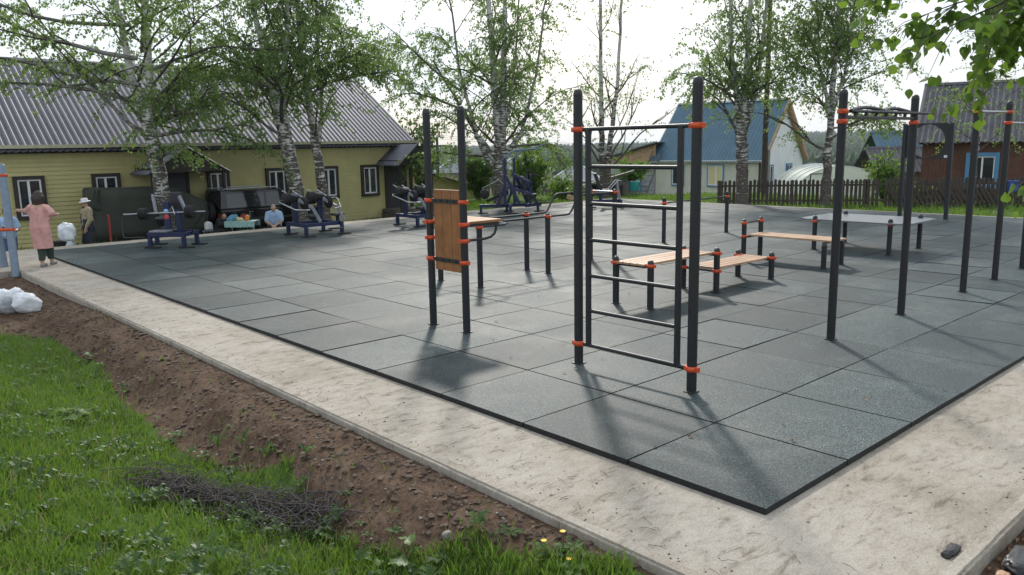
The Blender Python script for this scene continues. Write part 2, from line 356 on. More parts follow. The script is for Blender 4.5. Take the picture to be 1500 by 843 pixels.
for y in gy:
    for x in gx:
        z = gz(x, y); d = dirtness(x, y)
        if -3 < x < 8 and 0 < y < 19:
            n_ = noise.fractal(V((x*2.3, y*2.3, 0)), .9, 2.1, 5)
            z += n_*(.045 if d > .5 else .03)*(ss(0, .12, 3.36-x) if x < 3.36 else 1)
            if d > .5: z += max(0, noise.noise(V((x*9, y*9, 3))))*.035*(ss(0, .12, 3.36-x) if x < 3.36 else 1)
        elif math.hypot(x, y) < 120 and not (3.4 < x < 26.6 and 1 < y < 22.6): z += noise.noise(V((x*.5, y*.5, 2)))*.06
        vs.append((x, y, z)); dr.append(d)
GV = [V(v) for v in vs]
fc = [(j*nx+i, j*nx+i+1, (j+1)*nx+i+1, (j+1)*nx+i) for j in range(ny-1) for i in range(nx-1)]
g = npmesh('ground', vs, fc, M['ground'], rnd=dr, smooth=True, attr='dirt'); struct(g)

SX0, SY0, SX1, SY1, SZ = 3.36, 1.33, 26.5, 22.75, -.045
def slab():
    mb = MB()                                                       # main slab with a raised cast lip along the two near edges
    mb.box(((SX0+SX1)/2, (SY0+SY1)/2, SZ-.1), (SX1-SX0, SY1-SY0, .2), ch=.012)
    mb.box((-3.2, 20.75, SZ-.101), (2*(SX0+3.2)-.003, 3.9, .2), ch=.012)
    o = mb.build('concrete_slab', M['concrete']); struct(o)
    rim = MB()
    def rough_strip(p0, p1, w):
        n = 130; d = (V(p1)-V(p0)); L = d.length; d.normalize(); q = V((-d.y, d.x, 0)); vs = []; fs = []
        for i in range(n+1):
            c = V(p0)+d*L*i/n; a = noise.noise(c*3.1)*.008; b = noise.noise(c*5.7+V((9, 0, 0)))*.010
            vs += [c-q*(w/2+a)+V((0, 0, -.02)), c-q*(w/2+a-.008)+V((0, 0, .016+a)), c+q*(w/2+b-.008)+V((0, 0, .014+b*.6)), c+q*(w/2+b)+V((0, 0, -.02))]
        for i in range(n):
            for k in range(3): fs.append((4*i+k, 4*i+4+k, 4*i+5+k, 4*i+1+k))
        rim.add(vs, fs)
    rough_strip((SX0+.055, SY0+.01, SZ), (SX0+.055, 18.8, SZ), .085)
    rough_strip((SX1, SY0+.055, SZ), (SX0+.12, SY0+.055, SZ), .085)
    struct(rim.build('concrete_slab_edge', M['concrete']))
slab()
struct(MB().box((4, 24.15, -.79), (26, .75, .12), ch=.01).build('path', M['concrete']))

def rubber_floor():
    X0, Y0, T, NX, NY, G = 4.34, 2.44, 1.13, 19, 17, 6; gap = .0075
    us = [0, .25, .5, .75, 1]; k = len(us); vs = []; fs = []; rn = []; mi = []
    for i in range(NX):
        for j in range(NY):
            b = len(vs); t = rng.random(); tx, ty = rng.normal(0, .0036, 2); dish = rng.uniform(0, .0016)
            for u in us:
                for v in us:
                    e = max(abs(u-.5), abs(v-.5))*2
                    z = tx*(u-.5)+ty*(v-.5)+.002-dish*(e**4)
                    vs.append((X0+i*T+gap+u*(T-2*gap), Y0+j*T+gap+v*(T-2*gap), z)); rn.append(t)
            for a in range(k-1):
                for c in range(k-1): fs.append((b+a*k+c, b+(a+1)*k+c, b+(a+1)*k+c+1, b+a*k+c+1))
            ring = [(a, 0) for a in range(k)]+[(k-1, c) for c in range(1, k)]+[(a, k-1) for a in range(k-2, -1, -1)]+[(0, c) for c in range(k-2, 0, -1)]
            sb = len(vs)
            for a, c in ring: x, y, z = vs[b+a*k+c]; vs.append((x, y, SZ+.001)); rn.append(t)
            n = len(ring)
            for q in range(n): a, c = ring[q]; a2, c2 = ring[(q+1) % n]; fs.append((b+a*k+c, sb+q, sb+(q+1) % n, b+a2*k+c2))
            mi += [0]*((k-1)*(k-1))+[1]*n
    o = npmesh('rubber_tile_floor', vs, fs, [M['tile'], M['rubber']], rnd=rn, mi=mi, smooth=False); struct(o)
rubber_floor()

# ------------------------------------------------------------------ small litter of the soil: clods, gravel, chips
def scatter_lumps(name, pts, mat_, rmin, rmax, flat=.7):
    ico = bmesh.new(); bmesh.ops.create_icosphere(ico, subdivisions=1, radius=1); base = np.array([v.co[:] for v in ico.verts]); tri = np.array([[v.index for v in f.verts] for f in ico.faces]); ico.free()
    vs = []; fs = []; rn = []
    for i, p in enumerate(pts):
        r = rmin+(rmax-rmin)*rng.random()**3.5; sc = r*np.array([rng.uniform(.7, 1.5), rng.uniform(.7, 1.3), rng.uniform(.4, .9)*flat/.7]); a = rng.uniform(0, 6.3)
        q = base*(1+rng.normal(0, .26, (len(base), 1)))*sc; ca, sa = math.cos(a), math.sin(a)
        q = np.stack([q[:, 0]*ca-q[:, 1]*sa, q[:, 0]*sa+q[:, 1]*ca, q[:, 2]], 1)+np.array(p); vs.append(q); fs.append(tri+i*len(base)); rn += [rng.random()]*len(base)
    return npmesh(name, np.concatenate(vs), np.concatenate(fs), mat_, rnd=rn)
from mathutils.bvhtree import BVHTree
bvh = BVHTree.FromPolygons(GV, fc)
def gh(x, y):
    h = bvh.ray_cast(V((x, y, 40)), V((0, 0, -1)))[0]; return h.z if h else gz(x, y)
pts = []
while len(pts) < 5200:
    y = 1.4+17*rng.random()**1.5; x = 3.34-2.2*rng.random()**1.2
    if dirtness(x, y) > .5: pts.append((x, y, gh(x, y)+.002))
for _ in range(900):
    x = rng.uniform(3.6, 7.5); y = rng.uniform(.3, 1.31); pts.append((x, y, gh(x, y)))
struct(scatter_lumps('soil_clods', pts, M['clod'], .004, .034), 'stuff', 'brown soil clods and crumbs lying along the slab edge')
pts = []
for _ in range(900):
    y = 1.5+16*rng.random()**1.5; pts.append((3.42+min(.8, rng.exponential(.12)), y, SZ+.002))
for _ in range(160): pts.append((rng.uniform(4.2, 8), 1.40+min(.8, rng.exponential(.15)), SZ+.002))
struct(scatter_lumps('soil_crumbs', pts, M['clod'], .0015, .0085, .5), 'stuff', 'tiny soil crumbs trodden onto the rim of the concrete slab')
pts = []
for _ in range(900):
    y = 1.4+12*rng.random()**1.4; x = 3.3-1.2*rng.random()
    if dirtness(x, y) > .5: pts.append((x, y, gh(x, y)+.004))
for _ in range(120):
    if rng.random() < .6: x, y = rng.uniform(3.5, 4.3), 1.4+14*rng.random()**1.4
    else: x, y = rng.uniform(4.3, 8), rng.uniform(1.45, 2.4)
    pts.append((x, y, SZ+.002))
struct(scatter_lumps('gravel', pts, M['stone'], .003, .013), 'stuff', 'small grey stones and concrete crumbs on soil and slab')
sm = MB()
for _ in range(420):
    if rng.random() < .35: x, y = rng.uniform(3.48, 4.3), 1.5+13*rng.random()**1.3; z = SZ
    else:
        y = 1.5+13*rng.random()**1.3; x = 3.3-1.3*rng.random(); z = gh(x, y)
    a = rng.uniform(0, 6.3); L = rng.uniform(.02, .13); d = V((math.cos(a), math.sin(a), 0))*L
    sm.tube([(x, y, z+.006), (x+d.x*.5, y+d.y*.5, z+.012), (x+d.x, y+d.y, z+.005)], [.0016, .0014, .0009], 4, cap=False)
struct(sm.build('twig_litter', M['brush']), 'stuff', 'tiny dry twigs and straw scattered on slab and soil')

# ------------------------------------------------------------------ grass
def blades(name, P, hmin, hmax, wid, mat_, label, lean=.55):
    P = np.asarray(P); n = len(P); a = rng.uniform(0, 2*PI, n); L = rng.uniform(hmin, hmax, n)*(0.7+.6*rng.random(n)); ln = rng.uniform(.15, lean, n)*L
    la = rng.uniform(0, 2*PI, n); w = wid*(.6+.8*rng.random(n)); dx, dy = np.cos(a)*w/2, np.sin(a)*w/2; lx, ly = np.cos(la)*ln, np.sin(la)*ln
    x, y, z = P.T; out = np.empty((n, 5, 3))
    for k, (t, ww) in enumerate(((0, 1), (0, -1), (.55, .8), (.55, -.8), (1, 0))):
        out[:, k, 0] = x+lx*t**1.8+dx*ww; out[:, k, 1] = y+ly*t**1.8+dy*ww; out[:, k, 2] = z-.01+L*(t-.35*t*t*np.minimum(1, ln/L*1.2))
    b = (np.arange(n)*5)[:, None]
    f = np.concatenate([b+np.array([[0, 1, 3]]), b+np.array([[0, 3, 2]]), b+np.array([[2, 3, 4]])])
    rn = np.clip(np.repeat(rng.beta(2, 2.2, n), 5)+np.tile([-.12, -.12, 0, 0, .1], n), 0, 1)
    o = npmesh(name, out.reshape(-1, 3), f, mat_, rnd=rn); return struct(o, 'stuff', label)
def in_view(x, y, z, m=.06):
    dep = x*FWD.x+y*FWD.y; lat = x*RGT.x+y*RGT.y
    return dep > 1.2 and abs(lat/dep) < .66+m
P = []
while len(P) < 72000:
    dep = 2.9+12.5*rng.random()**2.1; lat = dep*rng.uniform(-.74, .16); p = at(lat, dep); x, y = p.x, p.y
    if y > 15.5 or x > 3.3 or y < 1.4: continue
    bx = interp(BX, y); cl = noise.noise(V((x*2.2, y*2.2, 5)))
    if x > bx-.02+.16*noise.noise(V((x*4, y*4, 1))): 
        if rng.random() > .012: continue
    if cl < -.25 and rng.random() > .45: continue
    if 1.35 < x < 2.75 and 4.6 < y < 6.3 and rng.random() < .6: continue
    P.append((x, y, gh(x, y)))
P0 = list(P); random.Random(3).shuffle(P0)
blades('grass', P, .04, .145, .0085, M['grass'], 'long green grass growing on the bank beside the bare soil')
P = []
while len(P) < 46000:
    if rng.random() < .55:
        x, y = rng.uniform(-4, 26), rng.uniform(23, 29)
        if 23.7 < y < 24.6 and x < 17: continue
    elif rng.random() < .6: x, y = rng.uniform(26.6, 38), rng.uniform(3, 26)
    else: x, y = rng.uniform(19, 45), rng.uniform(23, 44)
    if not in_view(x, y, 0): continue
    if rng.random() < .35-noise.noise(V((x*.8, y*.8, 0))): P.append((x, y, gh(x, y)))
blades('grass', P, .10, .26, .030, M['grass'], 'grass growing between rubber floor, houses and fence')

P2 = [p for p in P0 if noise.noise(V((p[0]*3, p[1]*3, 11))) > .12][:9000]
blades('tall_grass', P2[:3000], .10, .20, .010, M['grass'], 'taller tufts of grass standing above the lawn on the bank', .8)
blades('dry_grass', [p for p in P0[::11]], .05, .16, .006, M['straw'], 'dry straw coloured blades among the green grass', 1.1)
def rosette(vs, fs, rn, c, n, L, w, up=.6, rand=.5):
    for i in range(n):
        a = 2*PI*i/n+rng.uniform(-.4, .4); l = L*(1-rand*rng.random()); h = l*up*rng.uniform(.4, 1.2); b = len(vs); ca, sa = math.cos(a), math.sin(a); t0 = rng.random()
        for (t, ww, zz) in ((0, .06, 0), (.35, .75, .7), (.65, 1, 1.0), (1, .05, .75)):
            for s_ in (-1, 0, 1): vs.append((c[0]+ca*l*t-sa*w*l*ww*s_*.5, c[1]+sa*l*t+ca*w*l*ww*s_*.5, c[2]+h*zz+(.08*l*abs(s_)*ww))); rn.append(t0)
        for k in range(3): fs += [(b+3*k, b+3*k+1, b+3*k+4, b+3*k+3), (b+3*k+1, b+3*k+2, b+3*k+5, b+3*k+4)]
vs2, fs2, rn2 = [], [], []
n_ = 0
while n_ < 520:
    dep = 3.0+8*rng.random()**1.8; lat = dep*rng.uniform(-.7, .1); p = at(lat, dep); x, y = p.x, p.y
    if y < 1.5 or x > interp(BX, y)+.12 or y > 14: continue
    if noise.noise(V((x*1.4, y*1.4, 8))) < -.05 and rng.random() < .8: continue
    rosette(vs2, fs2, rn2, (x, y, gh(x, y)+rng.uniform(.01, .07)), rng.integers(4, 9), rng.uniform(.05, .12), rng.uniform(.3, .6), rng.uniform(.2, .9)); n_ += 1
struct(npmesh('weeds', vs2, fs2, M['weed'], rnd=rn2), 'stuff', 'small broad leaved weeds among the grass')
# ------------------------------------------------------------------ trees
def fold_leaves(P, D, size, wid=.72):
    """folded rhombic leaves: P centres, D directions (unit), returns verts, tris"""
    n = len(P); size = size*(.6+.7*rng.random(n))[:, None]; up = rng.normal(0, 1, (n, 3)); s = np.cross(D, up); s /= np.linalg.norm(s, axis=1)[:, None]+1e-9
    nn = np.cross(D, s); a = P-D*size*.5; b = P+D*size*.5; m = P+nn*size*.12
    out = np.stack([a, m+s*size*wid*.5-nn*size*.1, b, m-s*size*wid*.5-nn*size*.1], 1).reshape(-1, 3)
    i = (np.arange(n)*4)[:, None]
    return out, np.concatenate([i+np.array([[0, 1, 2]]), i+np.array([[0, 2, 3]])])
DENS = 2.75
class Tree:
    def __init__(s, seed): s.r = np.random.default_rng(seed); s.tv = []; s.tf = []; s.tw = []; s.cv = []; s.cf = []; s.lp = []; s.ld = []
    def tube(s, pts, rad, n, dest, white=None):
        P = np.asarray(pts, float); k = len(P); V_, F_ = (s.tv, s.tf) if dest == 't' else (s.cv, s.cf); b = sum(len(q) for q in V_)
        T = np.gradient(P, axis=0); T /= np.linalg.norm(T, axis=1)[:, None]+1e-9
        ref = np.array([.31, .22, .05]); U = np.cross(T, ref); U /= np.linalg.norm(U, axis=1)[:, None]+1e-9; W = np.cross(T, U)
        a = 2*PI*np.arange(n)/n; rad = np.asarray(rad, float)
        ring = P[:, None]+(U[:, None]*np.cos(a)[None, :, None]+W[:, None]*np.sin(a)[None, :, None])*rad[:, None, None]
        V_.append(ring.reshape(-1, 3)); i, j = np.meshgrid(np.arange(k-1), np.arange(n), indexing='ij'); i = i.ravel(); j = j.ravel()
        F_.append(b+np.stack([i*n+j, i*n+(j+1) % n, (i+1)*n+(j+1) % n, (i+1)*n+j], 1))
        if dest == 't': s.tw += list(np.repeat(np.clip((rad-.03)/.04, 0, 1)*(white if white is not None else 1), n))
    def twig(s, p, d, L, droop, dens, r0=.008):
        k = 5; pts = [p]; dd = d/np.linalg.norm(d)
        for i in range(k):
            dd = dd+np.array([0, 0, -droop/k])+s.r.normal(0, .13, 3); dd /= np.linalg.norm(dd); pts.append(pts[-1]+dd*L/k)
        s.tube(pts, np.linspace(r0, .0025, k+1), 3, 'c')
        m = max(1, s.r.poisson(L*dens*DENS)); pts = np.array(pts); t = s.r.uniform(.15, 1, m)*k; i = np.minimum(t.astype(int), k-1); f = (t-i)[:, None]
        q = pts[i]*(1-f)+pts[i+1]*f+s.r.normal(0, .05, (m, 3)); s.lp.append(q)
        ld = s.r.normal(0, .5, (m, 3))+np.array([0, 0, -.75]); s.ld.append(ld/np.linalg.norm(ld, axis=1)[:, None])
    def limb(s, p, d, L, r0, dens, droop, ntw, sub=2, start=.2, white=0.0, twl=(.5, 1.5)):
        k = 8; pts = [np.array(p, float)]; dd = np.array(d, float)/np.linalg.norm(d); dirs = []
        for i in range(k):
            bend = .10 if i < k*.5 else -droop
            dd = dd+np.array([0, 0, bend/k*2])+s.r.normal(0, .09, 3); dd /= np.linalg.norm(dd); pts.append(pts[-1]+dd*L/k); dirs.append(dd.copy())
        rad = r0*(1-np.linspace(0, 1, k+1))**.8+.006; s.tube(pts, rad, 6 if r0 > .03 else 4, 't', white)
        pts = np.array(pts)
        for _ in range(ntw):
            t = s.r.uniform(start, 1)*k; i = min(int(t), k-1); q = pts[i]+(pts[i+1]-pts[i])*(t-i); a = s.r.normal(0, 1, 3); a[2] = abs(a[2])*.2
            s.twig(q, dirs[i]*.7+a*.8, s.r.uniform(*twl), s.r.uniform(.8, 2.2)*(1 if droop > .2 else .5), dens)
        for _ in range(sub):
            t = s.r.uniform(.25, .8)*k; i = min(int(t), k-1); q = pts[i]; a = s.r.normal(0, 1, 3); a[2] = abs(a[2])*.4
            s.limb(q, dirs[i]+a*.75, L*s.r.uniform(.35, .55), r0*.45, dens, droop, max(2, ntw//2), 0, .15, 0, twl)
    def make(s, name, label, base, leaf, lmat, group=None, cat='tree', barkmat='bark'):
        o = thing(name, label, cat, base, group)
        b = np.array(base)
        npmesh('trunk', np.concatenate(s.tv)+b, np.concatenate(s.tf), M[barkmat], o, rnd=s.tw, smooth=True)
        lp = np.concatenate(s.lp); ld = np.concatenate(s.ld); lv, lf = fold_leaves(lp, ld, leaf); cv = np.concatenate(s.cv); cf = np.concatenate(s.cf)
        me_v = np.concatenate([lv, cv])+b; n = len(lf)
        faces = np.concatenate([np.concatenate([lf, lf[:, 2:3]], 1), cf+len(lv)])      # leaves are triangles: build through from_pydata-like arrays
        me = bpy.data.meshes.new('crown'); me.vertices.add(len(me_v)); me.vertices.foreach_set('co', me_v.astype('f').ravel())
        loops = np.concatenate([lf.ravel(), (cf+len(lv)).ravel()]).astype('i'); st = np.concatenate([np.arange(n)*3, n*3+np.arange(len(cf))*4]).astype('i')
        me.loops.add(len(loops)); me.loops.foreach_set('vertex_index', loops); me.polygons.add(len(st)); me.polygons.foreach_set('loop_start', st)
        me.polygons.foreach_set('material_index', np.concatenate([np.zeros(n, 'i'), np.ones(len(cf), 'i')]))
        cl = np.array([noise.noise(V(p*.9)) for p in lp[::1]])*.35
        rn = np.clip(np.repeat(s.r.beta(2, 2, len(lp))+cl, 4), 0, 1); a = me.attributes.new('rnd', 'FLOAT', 'POINT'); a.data.foreach_set('value', np.concatenate([rn, np.zeros(len(cv))]).astype('f'))
        me.update(calc_edges=True); link('crown', me, [M[lmat], M['twig']], o); return o
def unit(az, el): return np.array([math.cos(az)*math.cos(el), math.sin(az)*math.cos(el), math.sin(el)])
def birch(label, base, stems, nl, L, dens, seed, leaf=.094, t0=.2, droop=.5, ntw=9, el=(.4, 1.0), bias=None, group='birches around the sports ground', low=(), sub=2, zmin=3.4):
    """stems: list of (path [(lat, dep, z)...] relative to base, r0, r1)"""
    t = Tree(seed); tot = 0
    for path, r0, r1 in stems:
        P = [np.array(at(a, d, z)) for a, d, z in path]
        T = np.linspace(0, len(P)-1, 22); X = np.array([np.interp(T, range(len(P)), [p[c] for p in P]) for c in range(3)]).T
        X[1:-1] += t.r.normal(0, .018, (20, 3)); f = np.linspace(0, 1, 22); rad = r0+(r1-r0)*f**.8
        if path[0][2] < .1: rad[0] *= 1.35; rad[1] *= 1.08
        t.tube(X, rad, 12, 't', 1.0)
        for k in range(nl):
            u = t0+(1-t0)*((k+t.r.random())/nl); i = u*21; i0 = min(int(i), 20)
            if X[i0][2] < zmin: continue
            p = X[i0]+(X[i0+1]-X[i0])*(i-i0)
            az = k*2.4+t.r.uniform(-.4, .4); e = t.r.uniform(*el)+.35*u; d = unit(az, e)
            if bias is not None: d = d+np.array(at(*bias))*.5
            ll = L*(1.10-.48*u)*t.r.uniform(.75, 1.2); rr = max(.014, (r0+(r1-r0)*u)*t.r.uniform(.20, .33)); t.limb(p, d, ll, rr, dens, droop*.6, ntw, sub, .2, 0, (.6, 1.9))
    for (lat, dep, z), (dl, dd, dz), ll, rr, nt in low: t.limb(np.array(at(lat, dep, z)), np.array(at(dl, dd, dz)), ll, rr, dens, droop, nt, 3, .25, .4)
    return t.make('birch_tree', label, base, leaf, 'birchleaf', group)
def B(lat, dep): p = at(lat, dep); return V((p.x, p.y, gz(p.x, p.y)-.06))
# the photographer's distance to each trunk is given; heights are metres above its foot
birch('white barked birch with a low fork and long spreading boughs by the olive trailer', B(-11.05, 25.8),
      [([(0, 0, 0), (-.05, 0, 1.5), (-.25, 0, 3.2), (-.35, 0, 3.9)], .25, .21), ([(-.32, 0, 3.7), (-.75, .1, 5.2), (-1.0, .1, 7.5), (-1.2, 0, 13)], .19, .05), ([(-.32, 0, 3.7), (-.2, 0, 5.2), (-.05, -.1, 7.5), (.3, 0, 13.5)], .2, .05)],
      11, 4.0, 9.5, 11, t0=.12, droop=.5, ntw=9,
      low=[((-.3, 0, 3.6), (-1, .0, .45), 5.6, .08, 18), ((-.2, 0, 2.7), (.6, -.4, .5), 1.6, .03, 9), ((-.3, 0, 3.6), (1, -.1, .4), 4.0, .06, 20), ((-.3, 0, 3.9), (.9, .3, .35), 3.6, .05, 24), ((-.3, 0, 4.1), (1, -.5, .2), 3.2, .045, 22), ((-.4, 0, 4.6), (-1, -.3, .35), 6.2, .07, 18), ((-.5, 0, 5.2), (-1, .2, .15), 6.5, .07, 18), ((-.5, 0, 6), (-1, -.3, .1), 7.5, .07, 22), ((-.2, 0, 5.6), (1, -.2, .4), 4.2, .05, 22), ((-.3, -.1, 6.2), (.2, -1, .5), 3.4, .05, 20), ((-.6, 0, 7), (-1, -.5, .0), 7.0, .06, 24)])
birch('thick dark footed birch forking high up behind the twin press machine', B(-7.2, 27.6),
      [([(0, 0, 0), (-.18, 0, 2), (-.48, 0, 4), (-.55, 0, 4.6)], .285, .21), ([(-.55, 0, 4.5), (-.75, 0, 5.6), (-1.15, 0, 7.6), (-1.4, 0, 13)], .19, .05), ([(-.55, 0, 4.5), (-.3, 0, 5.6), (-.1, .1, 7.4), (.1, .1, 12)], .15, .04)],
      12, 3.6, 9, 12, t0=.1, droop=.6, low=[((-.4, 0, 3.5), (-1, .1, .6), 3.4, .055, 20), ((-.7, 0, 5.2), (-1, -.2, .2), 3.6, .05, 22), ((-.5, 0, 5.0), (0, -1, .5), 2.8, .04, 18)])
birch('slimmer birch close to the right of the thick forked one, pale in its upper half', B(-6.6, 28.6),
      [([(0, 0, 0), (-.1, 0, 2), (-.32, 0, 4), (-.55, 0, 6.5), (-.6, 0, 13.5)], .235, .05), ([(-.25, 0, 2.6), (.05, 0, 4.2), (.05, 0, 6), (.1, 0, 9)], .10, .03)],
      14, 3.4, 9, 13, t0=.3, droop=.75, low=[((-.3, 0, 5.0), (1, -.2, .45), 3.4, .045, 20), ((-.3, 0, 5.2), (1, .1, .3), 4.0, .05, 22), ((-.4, 0, 5.6), (.8, -.5, .4), 3.6, .05, 20)])
birch('broad many stemmed birch fanning out behind the lat pull tower', B(-.4, 33),
      [([(0, 0, 0), (0, 0, 1.6), (.03, 0, 3.0)], .31, .25), ([(0, 0, 2.6), (-.15, 0, 5), (-.3, 0, 8), (-.4, 0, 14)], .22, .05), ([(.05, 0, 2.6), (.2, 0, 5), (.3, 0, 8), (.5, 0, 13)], .19, .05),
       ([(-.05, 0, 2.2), (-.9, 0, 3.2), (-1.5, .1, 5.5), (-1.9, 0, 9)], .13, .03), ([(.1, 0, 2.3), (.9, 0, 3.3), (1.5, -.1, 5.5), (2.0, 0, 9)], .11, .03), ([(-.05, 0, 1.6), (-.7, 0, 2.6), (-1.0, 0, 3.4), (-2.6, 0, 6.2)], .13, .03), ([(.05, 0, 2.6), (.35, .3, 4), (.7, .5, 6), (.9, .6, 9)], .10, .03)],
      7, 3.2, 10, 14, t0=.15, droop=.5, el=(.1, .8), zmin=2.6, low=[((-.6, 0, 2.4), (-1, 0, .12), 3.4, .06, 18), ((.1, 0, 2.6), (1, -.1, .35), 3.2, .05, 14), ((-1.5, 0, 5), (-1, 0, .5), 3.6, .05, 16), ((-1.2, 0, 4.2), (-1, 0, .3), 3.2, .05, 16)])
birch('thin leafed twin stemmed birch standing by the tumbledown wooden shed', B(4.2, 36),
      [([(0, 0, 0), (-.1, 0, 2), (-.15, 0, 5), (-.25, 0, 12)], .20, .05), ([(.05, 0, .3), (.25, 0, 2.5), (.6, 0, 5.5), (.9, 0, 12)], .17, .04)],
      11, 3.0, 2.6, 15, t0=.12, droop=.1, zmin=1.5, el=(.55, 1.0), ntw=5, sub=2, low=[((-.1, 0, 1.6), (-.8, 0, 1.2), 3.8, .05, 4), ((.1, 0, 1.4), (1, .1, .8), 3.6, .05, 6), ((.1, 0, 1.8), (.9, -.1, 1.1), 3.4, .045, 5)])
birch('knobbly birch in front of the blue roofed house by the picket fence end', B(8.85, 30.6),
      [([(0, 0, 0), (-.03, 0, 1.6), (-.12, 0, 2.6), (-.15, 0, 3.0)], .235, .21), ([(-.13, 0, 2.8), (-.35, 0, 4.2), (-.6, 0, 6), (-.8, 0, 12)], .15, .04), ([(-.1, 0, 2.8), (0, 0, 4.2), (.05, .1, 6), (.15, 0, 13)], .19, .05), ([(-.05, 0, 2.9), (.35, 0, 4.2), (.55, 0, 6), (.9, 0, 11)], .12, .04)],
      10, 2.9, 8.5, 16, zmin=2.9, t0=.1, droop=.6, el=(.4, .95), low=[((-.12, 0, 2.6), (-.7, -.1, 1.1), 2.8, .06, 12), ((-.15, 0, 4), (-1, -.2, .4), 3.4, .05, 20), ((0, 0, 2.5), (.35, 0, 1.2), 2.2, .05, 3)])
birch('straight birch beside the greenhouse with one bare bough reaching left', B(11.75, 30),
      [([(0, 0, 0), (.05, 0, 2), (.1, 0, 4), (.15, 0, 7), (.3, 0, 13)], .19, .05), ([(.05, 0, 3.2), (.5, 0, 5), (.8, 0, 8)], .09, .02), ([(.05, 0, 3.6), (-.45, 0, 5.4), (-.7, 0, 8.5)], .09, .02)],
      15, 2.5, 8, 17, zmin=2.9, t0=.2, droop=.5, el=(.35, .9), low=[((.05, 0, 2.2), (-1, 0, .35), 3.0, .05, 3), ((.08, 0, 2.6), (1, -.1, .5), 2.4, .04, 12), ((.1, 0, 3.0), (1, .1, -.05), 2.2, .03, 18)])
birch('young thin birch growing behind the fence by the red brown house', B(18.2, 31.6),
      [([(0, 0, 0), (.05, 0, 2), (.1, 0, 4), (.3, 0, 7.5)], .10, .02)], 13, 1.7, 8, 18, zmin=1.8, t0=.2, droop=.35, leaf=.075, ntw=6, sub=1)

# lime tree just outside the frame: its boughs hang into view overhead
def lime():
    t = Tree(31); base = V((8.6, -1.6, gz(8.6, -1.6)-.05)); bz = base
    tr = np.array([(0, 0, 0), (.03, .05, 1.6), (-.05, .1, 3.2), (-.1, .15, 5), (0, .3, 8.5)]); T = np.linspace(0, 4, 22); X = np.array([np.interp(T, range(5), tr[:, c]) for c in range(3)]).T
    t.tube(X, .17*(1-np.linspace(0, 1, 22))**.7+.02, 12, 't', 0)
    for k in range(15): t.limb(X[8+k % 13]*1.0, unit(k*2.4+1.0, t.r.uniform(.2, .8)), t.r.uniform(1.6, 2.6), .04, 5, .45, 8, 2, .2, 0, (.4, .9))
    # boughs that reach over the corner of the rubber floor, drawn as they hang
    vs, fs, rn = [], [], []
    def bigleaf(p, d, size, tone):
        d = d/np.linalg.norm(d); s_ = np.cross(d, t.r.normal(0, 1, 3)); s_ /= np.linalg.norm(s_); n_ = np.cross(d, s_); b = len(vs); bend = t.r.uniform(-.05, .28)
        prof = [(0, .03), (.12, .34), (.32, .50), (.55, .44), (.78, .22), (1, .02)]
        for u, w in prof:
            c = p+d*size*u-n_*size*bend*u*u
            for q in (-1, 0, 1): vs.append(c+s_*size*w*q*.95+n_*size*abs(q)*w*.18); rn.append(tone)
        for i in range(5): a = b+3*i; fs.extend([(a, a+1, a+4, a+3), (a+1, a+2, a+5, a+4)])
    def bough(pts, r0, nl, sub):
        P = np.array(pts, float); k = 14; T = np.linspace(0, len(P)-1, k); X = np.array([np.interp(T, range(len(P)), P[:, c]) for c in range(3)]).T+t.r.normal(0, .012, (k, 3))
        t.tube(X, np.linspace(r0, .003, k), 5, 't', 0)
        for _ in range(sub):
            i = int(t.r.integers(3, k)); d = (X[min(i, k-1)]-X[i-1]); d = d/np.linalg.norm(d)+t.r.normal(0, .6, 3); d[2] -= .35; d /= np.linalg.norm(d); L = t.r.uniform(.18, .48); q = [X[i], X[i]+d*L*.5, X[i]+d*L+np.array([0, 0, -.07])]
            t.tube(q, [.004, .003, .0015], 3, 't', 0)
            for m in range(max(5, int(L*24))):
                u = t.r.uniform(.15, 1.05); c = q[0]+(q[2]-q[0])*u+t.r.normal(0, .03, 3); ld = t.r.normal(0, .55, 3)+d*.35+np.array([0, 0, -.6]); bigleaf(c, ld, t.r.uniform(.055, .095), float(np.clip(t.r.beta(2, 2), 0, 1)))
    W = lambda lat, dep, z: np.array(at(lat, dep, z-bz.z))-np.array((bz.x, bz.y, 0))
    bough([X[12], W(5.2, 5.8, 4.1), W(4.3, 5.9, 3.75), W(3.6, 5.9, 3.42), W(3.0, 5.9, 3.16)], .035, 0, 44)
    bough([X[12], W(5.0, 5.4, 3.9), W(4.2, 5.5, 3.60), W(3.5, 5.5, 3.28), W(2.75, 5.5, 2.94)], .03, 0, 40)
    bough([X[13], W(5.0, 5.6, 4.0), W(4.0, 5.7, 3.70), W(3.5, 5.7, 3.35), W(3.28, 5.7, 2.78)], .03, 0, 42)
    bough([X[11], W(4.9, 5.2, 3.8), W(4.0, 5.3, 3.45), W(3.45, 5.3, 3.32), W(3.2, 5.3, 3.12)], .03, 0, 40)
    bough([X[12], W(5.1, 6.2, 4.1), W(4.2, 6.3, 3.9), W(3.4, 6.4, 3.72), W(2.9, 6.4, 3.45)], .03, 0, 40)
    bough([X[10], W(4.8, 5.6, 3.7), W(4.3, 5.6, 3.38), W(3.9, 5.6, 3.15), W(3.62, 5.6, 3.08)], .03, 0, 34)
    bough([X[6], W(5.0, 5.4, 2.5), W(4.2, 5.4, 2.36), W(3.75, 5.4, 2.19), W(3.47, 5.4, 2.16)], .02, 0, 5)
    o = t.make('lime_tree', 'lime tree whose big bright leaves hang over the near corner', base, .085, 'bigleaf')
    b = np.array(base); npmesh('foliage', np.array(vs)+b, np.array(fs), M['bigleaf'], o, rnd=rn, smooth=True)
lime()

